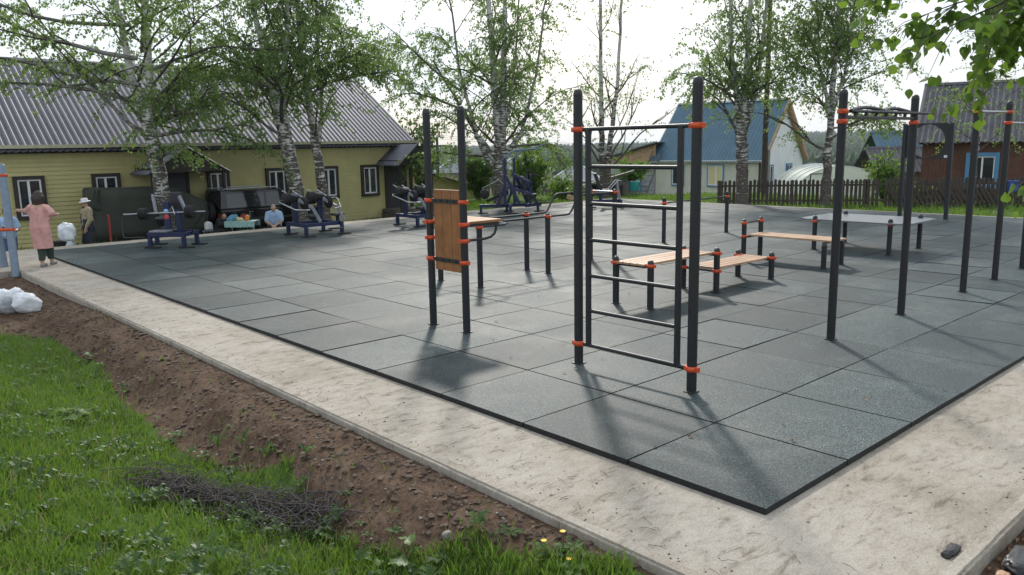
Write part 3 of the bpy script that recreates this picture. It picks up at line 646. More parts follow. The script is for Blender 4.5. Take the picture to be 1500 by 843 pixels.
def bush(label, base, h, w, n, seed, leaf=.11, mat_='bushleaf', group='bushes behind the sports ground', name='bush'):
    t = Tree(seed)
    for k in range(16):
        az = k*2.4; d = unit(az, t.r.uniform(.7, 1.4)); L = h*t.r.uniform(.6, 1.0); d[:2] *= w/h; t.limb(np.array([t.r.normal(0, w*.08), t.r.normal(0, w*.08), 0]), d, L, .02, n, .15, 8, 2, .15, 0, (.25, .6))
    return t.make(name, label, base, leaf, mat_, group, 'bush', 'twig')
bush('bright green elder bush glowing in the sun beside the lat pull tower', B(1.0, 38), 3.1, 1.5, 22, 41)
bush('dark narrow bush standing by the grey picket fence and board house', B(-1.6, 40), 2.6, .8, 22, 42, mat_='weed')
bush('light green sapling bush in front of the greenhouse', B(15.3, 33), 2.1, .45, 7, 43)
bush('low round bush right of the greenhouse behind the fence', B(17.2, 35), .9, 1.0, 9, 44)
bush('small bush growing above the collapsed slats near the blue letterbox', B(20.2, 31.4), .9, 1.0, 16, 45)
bush('ragged pale flowering bush in front of the dark shed fence', B(2.6, 38.5), 1.15, 1.6, 12, 46)
bush('climber draped over the shed roof beside the blue roofed house', at(7.0, 46, .15), 1.5, 1.6, 14, 47)
bush('leafy tree by the yellow lean-to shed', B(-4.2, 39), 4.6, 1.6, 16, 48, mat_='weed')

# ------------------------------------------------------------------ far forest
def forest():
    vs, fs, rn = [], [], []; n = 0; tries = 0
    while n < 15000 and tries < 90000:
        tries += 1; r = 430+1900*rng.random()**1.35; a = rng.uniform(-.62, .62); lat, dep = r*math.sin(a), r*math.cos(a); p = at(lat, dep)
        if noise.noise(V((p.x/90, p.y/90, 0))) < -.32 and r < 900: continue
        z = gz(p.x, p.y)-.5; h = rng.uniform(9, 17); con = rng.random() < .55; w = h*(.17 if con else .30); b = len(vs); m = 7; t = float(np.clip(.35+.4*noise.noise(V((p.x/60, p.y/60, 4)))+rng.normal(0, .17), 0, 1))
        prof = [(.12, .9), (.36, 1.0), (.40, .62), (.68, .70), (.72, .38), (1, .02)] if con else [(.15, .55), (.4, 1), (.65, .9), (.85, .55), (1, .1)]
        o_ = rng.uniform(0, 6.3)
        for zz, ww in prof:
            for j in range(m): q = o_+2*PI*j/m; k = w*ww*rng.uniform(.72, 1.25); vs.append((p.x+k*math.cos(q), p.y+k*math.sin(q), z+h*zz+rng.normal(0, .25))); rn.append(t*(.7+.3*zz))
        for i in range(len(prof)-1):
            for j in range(m): fs.append((b+i*m+j, b+i*m+(j+1) % m, b+(i+1)*m+(j+1) % m, b+(i+1)*m+j))
        n += 1
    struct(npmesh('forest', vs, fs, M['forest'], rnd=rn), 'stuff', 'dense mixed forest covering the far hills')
forest()
# ------------------------------------------------------------------ street workout equipment
PR = .047
def post(t, x, y, h, r=PR, label=None):
    mb = MB(); mb.tube([(x, y, -.03), (x, y, h-.07)], r, 20, 0, cap=False)
    mb.box((x, y, .007), (r*2.25, r*2.25, .012), 0, ch=.003)
    k = mb.build('post', M['post'], t)
    MB().lathe((x, y, h-.072), [(r+.001, 0), (r+.002, .012), (r*.97, .034), (r*.82, .056), (r*.5, .069), (.002, .073)], 20).build('post_cap', M['cap'], k)
    return k
def clamp(t, x, y, z, ang=0, r=PR, hh=.052):
    mb = MB(Matrix.Translation((x, y, z)) @ Matrix.Rotation(ang, 4, 'Z'))
    mb.lathe((0, 0, -hh/2), [(r+.001, 0), (r+.011, .004), (r+.014, hh*.5), (r+.011, hh-.004), (r+.001, hh)], 22)
    for s_ in (-1, 1): mb.box((s_*(r+.016), 0, 0), (.026, .05, hh*.92), 0, ch=.006)
    k = mb.build('clamp', M['orange'], t)
    b = MB(Matrix.Translation((x, y, z)) @ Matrix.Rotation(ang, 4, 'Z'))
    b.lathe((r+.018, -.024, 0), [(.0085, -.012), (.0085, .004), (.003, .005)], 8, axis='Y')
    b.build('bolt', M['bolt'], k)
    return k

# wall bars with six rungs at the near corner
t = thing('wall_bars', 'tall steel ladder frame with seven bars between two dark posts', 'wall bars', (6.03, 4.9, 0))
post(t, 6.03, 4.20, 2.86); post(t, 6.03, 5.63, 2.84)
for y in (4.20, 5.63):
    for z in (2.44, .225): clamp(t, 6.03, y, z, PI/2)
for i in range(7):
    z = .225+(2.44-.225)*i/6; ends = (5.58, 4.25) if i in (0, 6) else (5.48, 4.39)
    MB().tube([(6.03, ends[0], z), (6.03, ends[1], z)], .020, 12).build('bar', M['post'], t)
for y in (5.49, 4.37): MB().box((6.03, y, 1.333), (.042, .05, 2.215), ch=.006).build('upright', M['post'], t)

# upright board station with a bench arm
t = thing('board_station', 'two tall dark posts holding an upright plank back and a small board shelf', 'exercise station', (6.1, 7.95, 0))
XB = 6.10; YA, YB = 8.29, 7.60
post(t, XB, YA, 2.77); post(t, XB, YB, 2.77)
for y in (YA, YB):
    for z in (1.625, 1.352, 1.15, .882): clamp(t, XB, y, z, 0 if z in (1.352, 1.15) else PI/2)
for z in (1.625, .882):
    mb = MB(); mb.bar((XB-.012, YA-.05, z), (XB-.012, YB+.05, z), .012, .05)
    for k in range(4): mb.lathe((XB-.022, YB+.16+k*.13, z), [(.012, -.006), (.012, .004), (.004, .006)], 8, axis='X')
    mb.build('bracket', M['bracket'], t)
for i in range(3):
    w = .172; y = 8.195-i*(w+.006)-w/2
    MB().box((XB+.014, y, 1.255), (.034, w, 1.02), ch=.006).build('plank', M['plankZ'], t)
for y in (YA-.02, YB):
    MB().tube([(XB+.05, y, 1.15), (XB+.33, y, 1.15), (XB+.43, y, 1.165), (XB+.49, y, 1.20), (XB+.52, y, 1.26), (XB+.525, y, 1.332)], .0165, 10).build('support_tube', M['post'], t)
    MB().bar((XB+.05, y, 1.33), (XB+.56, y, 1.33), .03, .03).build('shelf_rail', M['post'], t)
for i in range(3): MB().box((XB+.33, YB+.10+i*.235, 1.364), (.56, .215, .034), ch=.006).build('shelf_plank', M['shelfwood'], t)

# low parallel handles with a U shaped bar
t = thing('dip_bars', 'low dip station, one U shaped handlebar carried by two chest high posts', 'dip bars', (8.24, 10.45, 0))
post(t, 8.27, 9.91, 1.09); post(t, 8.27, 10.98, 1.09)
for y in (9.91, 10.98): clamp(t, 8.27, y, 1.0, PI/2)
MB().tube([(8.3, 9.91, 1.0), (8.75, 9.91, 1.0), (8.85, 9.93, 1.0), (8.92, 10.0, 1.0), (8.94, 10.12, 1.0), (8.94, 10.77, 1.0), (8.92, 10.89, 1.0), (8.85, 10.96, 1.0), (8.75, 10.98, 1.0), (8.3, 10.98, 1.0)], .019, 10).build('handlebar', M['post'], t)

# stepped parallel bars
t = thing('parallel_bars', 'pair of stepped parallel bars rising halfway along, on four slim dark posts', 'parallel bars', (10.4, 10.45, 0))
for y, xs in ((10.13, (10.05, 11.88)), (10.74, (10.10, 11.86))):
    post(t, xs[0], y, 1.09); post(t, xs[1], y, 1.43); clamp(t, xs[0], y, 1.03, PI/2); clamp(t, xs[1], y, 1.365, PI/2)
    MB().tube([(9.0, y, 1.03), (10.52, y, 1.03), (10.60, y, 1.04), (10.66, y, 1.08), (10.82, y, 1.31), (10.88, y, 1.355), (10.96, y, 1.368), (11.84, y, 1.368)], .019, 10).build('bar', M['post'], t)
MB().tube([(11.87, 10.17, 1.375), (11.87, 10.70, 1.375)], .017, 10).build('cross_bar', M['steel'], t)

# two step benches sharing their middle posts
def planks(t, x0, x1, y0, y1, z, n, axis='x', name='plank'):
    w = (y1-y0)/n
    for i in range(n):
        c = y0+w*(i+.5)
        if axis == 'x': MB().box(((x0+x1)/2, c, z), (x1-x0, w-.012, .034), ch=.006).build(name, M['plankX'], t)
        else: MB().box((c, (x0+x1)/2, z), (w-.012, x1-x0, .034), ch=.006).build(name, M['plankX'], t)
t = thing('step_bench', 'double plank bench stepping from a high seat down to a low one', 'bench', (10.4, 7.15, 0))
for x, y, h, cs in ((8.76, 7.44, .70, (.61,)), (8.78, 6.83, .69, (.61,)), (10.45, 7.48, .68, (.61, .34)), (10.44, 6.86, .70, (.615, .34)), (12.0, 7.46, .465, (.37,)), (12.05, 6.86, .465, (.37,))):
    post(t, x, y, h)
    for z in cs: clamp(t, x, y, z, PI/2)
for x, z in ((8.78, .60), (10.44, .60), (10.47, .345), (12.03, .355)): MB().bar((x, 6.9, z-.014), (x, 7.40, z-.014), .04, .03).build('bearer', M['post'], t)
planks(t, 8.72, 10.40, 6.89, 7.42, .617, 4); planks(t, 10.50, 12.1, 6.91, 7.41, .362, 4, name='low_plank')

# sit-up bench
t = thing('sit_up_bench', 'long single plank sit-up bench with a raised foot bar at one end', 'bench', (14.0, 7.7, 0))
for x, y, h, cs in ((13.72, 8.42, .80, (.73, .47)), (14.36, 8.44, .80, (.73, .47)), (13.71, 6.78, .46, ()), (14.36, 6.77, .46, ())):
    post(t, x, y, h)
    for z in cs: clamp(t, x, y, z, 0)
MB().tube([(13.76, 8.42, .73), (14.32, 8.44, .73)], .018, 10).build('foot_bar', M['post'], t)
for y in (6.80, 8.38): MB().bar((13.70, y, .462), (14.38, y, .462), .045, .03).build('bearer', M['post'], t)
planks(t, 6.66, 8.36, 13.76, 14.32, .495, 4, axis='y')

# game table
t = thing('game_table', 'wide smooth grey table top cut round four short posts', 'table', (16.8, 7.5, 0))
for x, y in ((16.05, 8.17), (17.55, 8.22), (16.17, 6.66), (17.5, 6.60)):
    post(t, x, y, .72); clamp(t, x, y, .60, 0)
for y in (6.64, 8.19): MB().bar((16.15, y, .598), (17.45, y, .598), .045, .03).build('bearer', M['post'], t)
mb = MB(); bm = bmesh.new(); bmesh.ops.create_cube(bm, size=1, matrix=Matrix.Translation((16.82, 7.42, .632)) @ Matrix.Diagonal((1.62, 2.3, .028, 1)))
bmesh.ops.bevel(bm, geom=[e for e in bm.edges if abs((e.verts[0].co-e.verts[1].co).z) > .01], offset=.14, segments=5, affect='EDGES'); mb.bm(bm); mb.build('table_top', M['tabletop'], t)

# low exercise rail further back
t = thing('low_rail', 'single waist high rail between two dark posts near the far edge of the floor', 'low bar', (16.3, 11.3, 0))
for x, y in ((14.97, 11.28), (17.67, 11.36)): post(t, x, y, 1.05); clamp(t, x, y, .92, 0)
MB().tube([(15.0, 11.28, .92), (17.64, 11.36, .92)], .018, 10).build('rail', M['post'], t)

# horizontal ladder, high bars
t = thing('monkey_bars', 'overhead bar with wavy grips carried by the first two tall posts of the row', 'monkey bars', (9.75, 4.2, 0))
post(t, 8.80, 4.22, 2.84); post(t, 10.70, 4.20, 2.83)
clamp(t, 8.80, 4.22, 2.60, 0); clamp(t, 8.80, 4.22, 2.49, 0); clamp(t, 10.70, 4.20, 2.485, 0)
MB().box((8.865, 4.22, 2.535), (.035, .05, .16), ch=.006).build('bracket', M['bracket'], t)
MB().bar((8.86, 4.22, 2.535), (10.66, 4.20, 2.535), .04, .035, ch=.006).build('rail', M['post'], t)
MB().tube([(8.86, 4.22, 2.60), (9.2, 4.22, 2.605), (10.6, 4.16, 2.60), (11.15, 4.14, 2.60)], .018, 10).build('rail', M['post'], t)
for i in range(6): x = 9.08+i*.27; MB().bar((x, 4.215, 2.53), (x, 4.20, 2.60), .03, .03).build('rung', M['post'], t)
for x0, x1 in ((8.95, 9.95), (9.80, 10.6)): MB().tube([(x0+(x1-x0)*i/14, 4.20+.05*math.sin(PI*i/14), 2.607+.045*math.sin(PI*i/14)) for i in range(15)], .021, 8).build('wavy_grip', M['post'], t)
t = thing('pull_up_bars', 'row of three tall posts joined by high and lower pull-up bars', 'pull-up bars', (14.4, 4.22, 0))
post(t, 12.93, 4.20, 2.83); post(t, 14.40, 4.22, 2.84); post(t, 15.92, 4.25, 2.84)
for x, y, z in ((12.93, 4.20, 2.655), (14.40, 4.22, 2.665), (14.40, 4.22, 2.50), (15.92, 4.25, 2.50)): clamp(t, x, y, z, 0)
MB().tube([(12.97, 4.20, 2.655), (14.36, 4.22, 2.665)], .017, 10).build('bar', M['steel'], t)
MB().tube([(14.44, 4.22, 2.50), (15.88, 4.25, 2.50)], .017, 10).build('bar', M['steel'], t)

# ring target frame
t = thing('throwing_frame', 'two posts at the far edge holding a dark panel with a big round hole', 'target frame', (24.3, 9.1, 0))
for y in (9.75, 8.48): MB().box((24.27, y, 1.33), (.10, .10, 2.72), ch=.012).build('post', M['post'], t)
bm = bmesh.new(); K = 48; yc, zc, rr = 9.115, 2.19, .465; hw, hh = .583, .50; vsr = []
for j in range(K):
    a = 2*PI*j/K; c, s_ = math.cos(a), math.sin(a); k = min(hw/max(abs(c), 1e-6), hh/max(abs(s_), 1e-6)); vsr.append(((yc+rr*c, zc+rr*s_), (yc+k*c, zc+k*s_)))
mb = MB()
for q in range(K):
    (a, b), (c, d) = vsr[q], vsr[(q+1) % K]
    for x in (24.255, 24.285): mb.add([(x, *a), (x, *b), (x, *d), (x, *c)], [(0, 1, 2, 3)])
    mb.add([(24.255, *a), (24.285, *a), (24.285, *c), (24.255, *c)], [(0, 1, 2, 3)]); mb.add([(24.255, *b), (24.285, *b), (24.285, *d), (24.255, *d)], [(0, 1, 2, 3)])
mb.build('panel', M['post'], t)
MB().box((24.252, 8.60, 1.76), (.006, .09, .07)).build('sticker', M['whitecloth'], t)

# ------------------------------------------------------------------ blue weight machines
def T_(x, y, rz, z=0): return Matrix.Translation((x, y, z)) @ Matrix.Rotation(rz, 4, 'Z')
def plates(t, Mx, c, axis, n, r, th=.035, name='weight_plate'):
    d = V((1, 0, 0)) if axis == 'X' else V((0, 1, 0))
    for i in range(n):
        mb = MB(Mx); mb.lathe(V(c)+d*(i*(th+.012)), [(.02, 0), (r*.98, 0), (r, .006), (r, th-.006), (r*.96, th), (.02, th)], 22, axis=axis); mb.build(name, M['rubber'], t)
def feet(t, Mx, pts, h=.27, along='X'):
    for x, y in pts:
        k = MB(Mx).box((x, y, h/2+.02), (.085, .085, h-.04), ch=.006).build('leg', M['blue'], t)
        MB(Mx).box((x+(.06 if along == 'X' else 0), y-(.05 if along == 'Y' else 0), .021), ((.36, .15, .035) if along == 'X' else (.15, .36, .035)), ch=.012).build('foot_plate', M['rubber'], k)
def twin_press(label, x, y, rz):
    t = thing('press_machine', label, 'exercise machine', (x, y, 0), 'blue weight machines'); Q = T_(x, y, rz)
    feet(t, Q, [(0, 1.05), (0, 0), (1.05, 0), (1.05, 1.05)])
    for p0, p1 in (((0, -.04, .30), (0, 1.1, .30)), ((1.05, -.04, .30), (1.05, 1.1, .30)), ((-.04, .12, .30), (1.1, .12, .30)), ((-.04, .95, .30), (1.1, .95, .30))): MB(Q).bar(p0, p1, .085, .095, ch=.008).build('frame_beam', M['blue'], t)
    for i, xx in enumerate((.08, .80)):
        MB(Q).box((xx, .72, .66), (.11, .11, .66), ch=.01).build('column', M['blue'], t)
        MB(Q).lathe((xx-.10, .70, .985), [(.075, 0), (.08, .01), (.08, .2), (.075, .21)], 16, axis='X').build('pivot', M['rubber'], t)
        MB(Q).lathe((xx, .66, 1.05), [(.085, 0), (.10, .03), (.10, .06)], 14).build('pivot_cap', M['greysteel'], t)
        plates(t, Q, (xx-.32, .72, .98), 'X', 4, .17); plates(t, Q, (xx+.12, .50, .86), 'X', 2, .17)
        mb = MB(Q)
        for a, b in (((xx+.05, .60, .96), (xx+.20, .40, .80)), ((xx+.20, .40, .80), (xx+.27, .25, .74)), ((xx+.27, .25, .74), (xx+.40, .10, .36))): mb.bar(a, b, .05, .075, ch=.006)
        mb.build('lever_arm', M['greysteel'], t)
        mb = MB(Q); s_ = -1 if i == 0 else 1; mb.tube([(xx+.02, .70, .95), (xx+s_*.46+.05, .72, .95), (xx+s_*.50, .62, .92), (xx+s_*.30+.04, .16, .72), (xx+.12, .12, .70)], .018, 8); mb.build('handle', M['steel'], t)
        mb = MB(Q); mb.tube([(xx-.22, 1.0, 1.20), (xx+.02, .84, 1.02)], .017, 8); mb.tube([(xx+.08, 1.0, 1.18), (xx+.30, .78, .98), (xx+.30, .72, .90)], .017, 8); mb.build('grip', M['steel'], t)
        MB(Q).box((xx+.30, .30, .52), (.30, .26, .07), ch=.02).build('seat', M['vinyl'], t)
        MB(Q).bar((xx+.30, .30, .34), (xx+.30, .30, .49), .07, .07).build('seat_post', M['blue'], t)
    MB(Q).box((.75, -.22, .2), (.36, .22, .03), ch=.01).build('step_plate', M['rubber'], t)
    return t
twin_press('blue twin lever press machine in front of the forked birch trunks', 10.05, 19.12, -.02)
twin_press('blue twin lever press machine nearest the yellow house door', 13.5, 18.95, -.02)
def bench_press(x, y, rz):
    t = thing('bench_press', 'blue bench press machine with tall black back pad and a round sticker', 'exercise machine', (x, y, 0), 'blue weight machines'); Q = T_(x, y, rz)
    feet(t, Q, [(-.55, .35), (-.30, -.38), (.52, .32), (.55, -.36)])
    for p0, p1 in (((-.6, .35, .32), (.58, .32, .32)), ((-.35, -.38, .32), (.6, -.36, .32)), ((-.55, .4, .32), (-.3, -.42, .32)), ((.53, .36, .32), (.55, -.4, .32))): MB(Q).bar(p0, p1, .085, .10, ch=.008).build('frame_beam', M['blue'], t)
    k = MB(Q).box((.02, -.06, .72), (.15, .10, .74), ch=.015).build('column', M['blue'], t)
    for z, m in ((.86, 'logoblue'), (.73, 'logored')):
        mb = MB(Q); mb.lathe((.02, -.113, z), [(.0, 0), (.062, 0), (.062, .004), (.0, .005)] if m == 'logoblue' else [(.028, 0), (.066, 0), (.066, .004), (.028, .004)], 20, axis='Y'); mb.build('sticker', M[m], k)
    MB(Q).box((.34, -.1, .62), (.10, .12, .56), rz=0, ch=.012).build('column', M['blue'], t)
    MB(Q).box((.16, .16, 1.08), (.30, .07, .46), ch=.025).build('back_pad', M['vinyl'], t)
    MB(Q).box((-.06, -.28, .40), (.46, .30, .05), ch=.02).build('seat', M['greysteel'], t)
    MB(Q).tube([(-1.05, -.16, .80), (1.05, -.16, .86)], .018, 10).build('barbell', M['steel'], t)
    plates(t, Q, (-.62, -.16, .815), 'X', 4, .14); plates(t, Q, (.58, -.16, .85), 'X', 4, .16)
    MB(Q).tube([(-.58, -.16, .80), (-1.0, -.22, .77), (-1.04, -.24, .74), (-1.04, -.28, .28), (-1.0, -.30, .24), (-.42, -.36, .26)], .018, 8).build('guard', M['bracket'], t)
    MB(Q).bar((-.36, .1, .82), (-.46, .2, 1.26), .05, .08, ch=.006).build('lever_arm', M['greysteel'], t)
    MB(Q).tube([(-.46, .2, 1.22), (-.18, .12, 1.22), (-.16, .12, 1.28), (-.18, .14, 1.52)], .017, 8).build('handle', M['steel'], t)
    MB(Q).bar((.30, .05, 1.22), (.50, -.05, .86), .05, .08, ch=.006).build('lever_arm', M['greysteel'], t)
    MB(Q).tube([(.10, -.1, .86), (.24, -.2, .98), (.30, -.22, .80)], .016, 8).build('grip', M['steel'], t)
    MB(Q).tube([(1.0, -.16, .84), (.66, -.1, .42), (.60, -.06, .33)], .016, 8).build('brace', M['rubber'], t)
    MB(Q).box((-.16, .05, .60), (.34, .10, .24), M=Matrix.Rotation(.6, 4, 'X'), ch=.02).build('pad', M['vinyl'], t)
bench_press(6.9, 20.1, -.85)
def pull_tower(x, y, rz):
    t = thing('lat_pull_tower', 'tall blue lat pull machine with curved overhead handles under the many stemmed birch', 'exercise machine', (x, y, 0), 'blue weight machines'); Q = T_(x, y, rz)
    feet(t, Q, [(-1.05, 0), (.95, .25), (-.1, .55), (-.1, -.5)], .22)
    for p0, p1 in (((-1.1, 0, .26), (1.05, .1, .26)), ((-.1, -.6, .26), (-.1, .62, .26)), ((.45, -.35, .26), (.95, .3, .26))): MB(Q).bar(p0, p1, .09, .11, ch=.008).build('frame_beam', M['blue'], t)
    for yy in (-.22, .22):
        xo = yy*.85; MB(Q).bar((-.05+xo, yy, .3), (-.05+xo, yy, 1.86), .09, .10, ch=.008).build('mast', M['blue'], t)
        MB(Q).tube([(-.12+xo, yy, 1.80), (.10+xo, yy, 2.02), (.36+xo, yy, 2.12), (.95+xo, yy*1.6, 2.16)], .026, 8).build('top_arm', M['bluegrey'], t)
        MB(Q).bar((.0+xo, yy, 1.25), (.42+xo, yy*1.6, .32), .09, .10, ch=.008).build('brace', M['blue'], t)
        MB(Q).bar((-.30+xo, yy, .32), (-.05+xo, yy, 1.0), .07, .08, ch=.006).build('brace', M['blue'], t)
        MB(Q).bar((.02+xo, yy, .9), (.6, yy*2.2, .66), .07, .08, ch=.006).build('lever_arm', M['blue'], t)
        MB(Q).bar((.05, yy, 1.32), (.62, yy*2.2, 1.02), .07, .09, ch=.006).build('lever_arm', M['blue'], t)
        MB(Q).bar((.62, yy*2.2, 1.30), (.56, yy*2.0, .70), .06, .08, ch=.006).build('lever_arm', M['blue'], t)
        MB(Q).tube([(.50, yy*2.2, 1.52), (.62, yy*2.2, 1.34), (.72, yy*2.3, 1.28), (1.0, yy*2.4, 1.26)], .02, 8).build('handle', M['rubber'], t)
    MB(Q).tube([(.14, -.22, 2.08), (.52, .22, 2.12)], .024, 8).build('top_bar', M['bluegrey'], t)
    MB(Q).tube([(.7, .22, 2.14), (1.3, .35, 2.34)], .022, 8).build('top_handle', M['bluegrey'], t)
    MB(Q).bar((-.1, 0, .72), (-.85, 0, .42), .09, .10, ch=.008).build('weight_arm', M['rubber'], t)
    plates(t, Q, (-.92, -.13, .66), 'Y', 5, .16, .04)
    MB(Q).tube([(-.80, 0, .5), (-.98, 0, .86), (-.42, 0, 1.14), (-.12, 0, .84)], .016, 8).build('cable_guard', M['steel'], t)
    MB(Q).box((.42, 0, 1.02), (.09, .30, .44), ch=.03).build('back_pad', M['vinyl'], t)
    MB(Q).box((.66, 0, .60), (.44, .36, .08), ch=.03).build('seat', M['vinyl'], t)
    MB(Q).bar((.66, 0, .28), (.66, 0, .58), .08, .08).build('seat_post', M['blue'], t)
    MB(Q).bar((.9, .1, .3), (.55, .05, 1.0), .07, .09, ch=.008).build('brace', M['blue'], t)
    MB(Q).box((1.1, .08, .32), (.5, .18, .035), ch=.01).build('foot_plate', M['rubber'], t)
pull_tower(18.45, 20.35, -.62)
def seat_machine(x, y, rz):
    t = thing('leg_press_machine', 'low blue seat machine seen behind the wall bars at the far corner', 'exercise machine', (x, y, 0), 'blue weight machines'); Q = T_(x, y, rz)
    feet(t, Q, [(-.5, 0), (.6, .25), (.6, -.25)], .22)
    for p0, p1 in (((-.55, 0, .24), (.65, 0, .24)), ((.6, -.3, .24), (.6, .3, .24))): MB(Q).bar(p0, p1, .09, .10, ch=.008).build('frame_beam', M['blue'], t)
    MB(Q).box((-.1, 0, .55), (.12, .12, .55), ch=.01).build('column', M['blue'], t)
    MB(Q).box((.05, 0, .62), (.42, .38, .09), ch=.03).build('seat', M['vinyl'], t)
    MB(Q).box((-.22, 0, .98), (.09, .40, .56), M=Matrix.Rotation(-.35, 4, 'Y'), ch=.03).build('back_pad', M['vinyl'], t)
    for s_ in (-1, 1): MB(Q).tube([(.1, s_*.24, .55), (.5, s_*.26, .98), (.62, s_*.26, .95)], .02, 8).build('handle', M['steel'], t)
    MB(Q).bar((.6, 0, .28), (.5, 0, .9), .08, .09).build('foot_arm', M['greysteel'], t)
    plates(t, Q, (-.5, -.12, .62), 'Y', 3, .15)
seat_machine(22.0, 19.3, -.7)

# swing frame on the left
t = thing('swing_frame', 'blue grey leaning tube frame with orange clamps standing on the soil', 'swing frame', (3.28, 19.0, -.16))
def G(px, py, z): return V((px, py, z))
A0, A1 = V((3.28, 18.55, -.16)), V((3.40, 19.3, 2.05)); 
MB().tube([A0, A0+(A1-A0)*1.0], .075, 16, dome=True).build('leg', M['bluegrey'], t)
B0, B1 = V((3.27, 19.56, -.08)), V((3.22, 20.0, 1.98))
MB().tube([B0, B1], .075, 16, dome=True).build('leg', M['bluegrey'], t)
for f in (.43, .92):
    p = A0+(A1-A0)*f; MB(Matrix.Translation(p)).lathe((0, 0, -.03), [(.076, 0), (.09, .005), (.09, .055), (.076, .06)], 18).build('clamp', M['orange'], t)
    MB().tube([p, p+V((-1.9, .6, -.02))], .03, 10).build('cross_tube', M['orange' if f < .5 else 'bluegrey'], t)
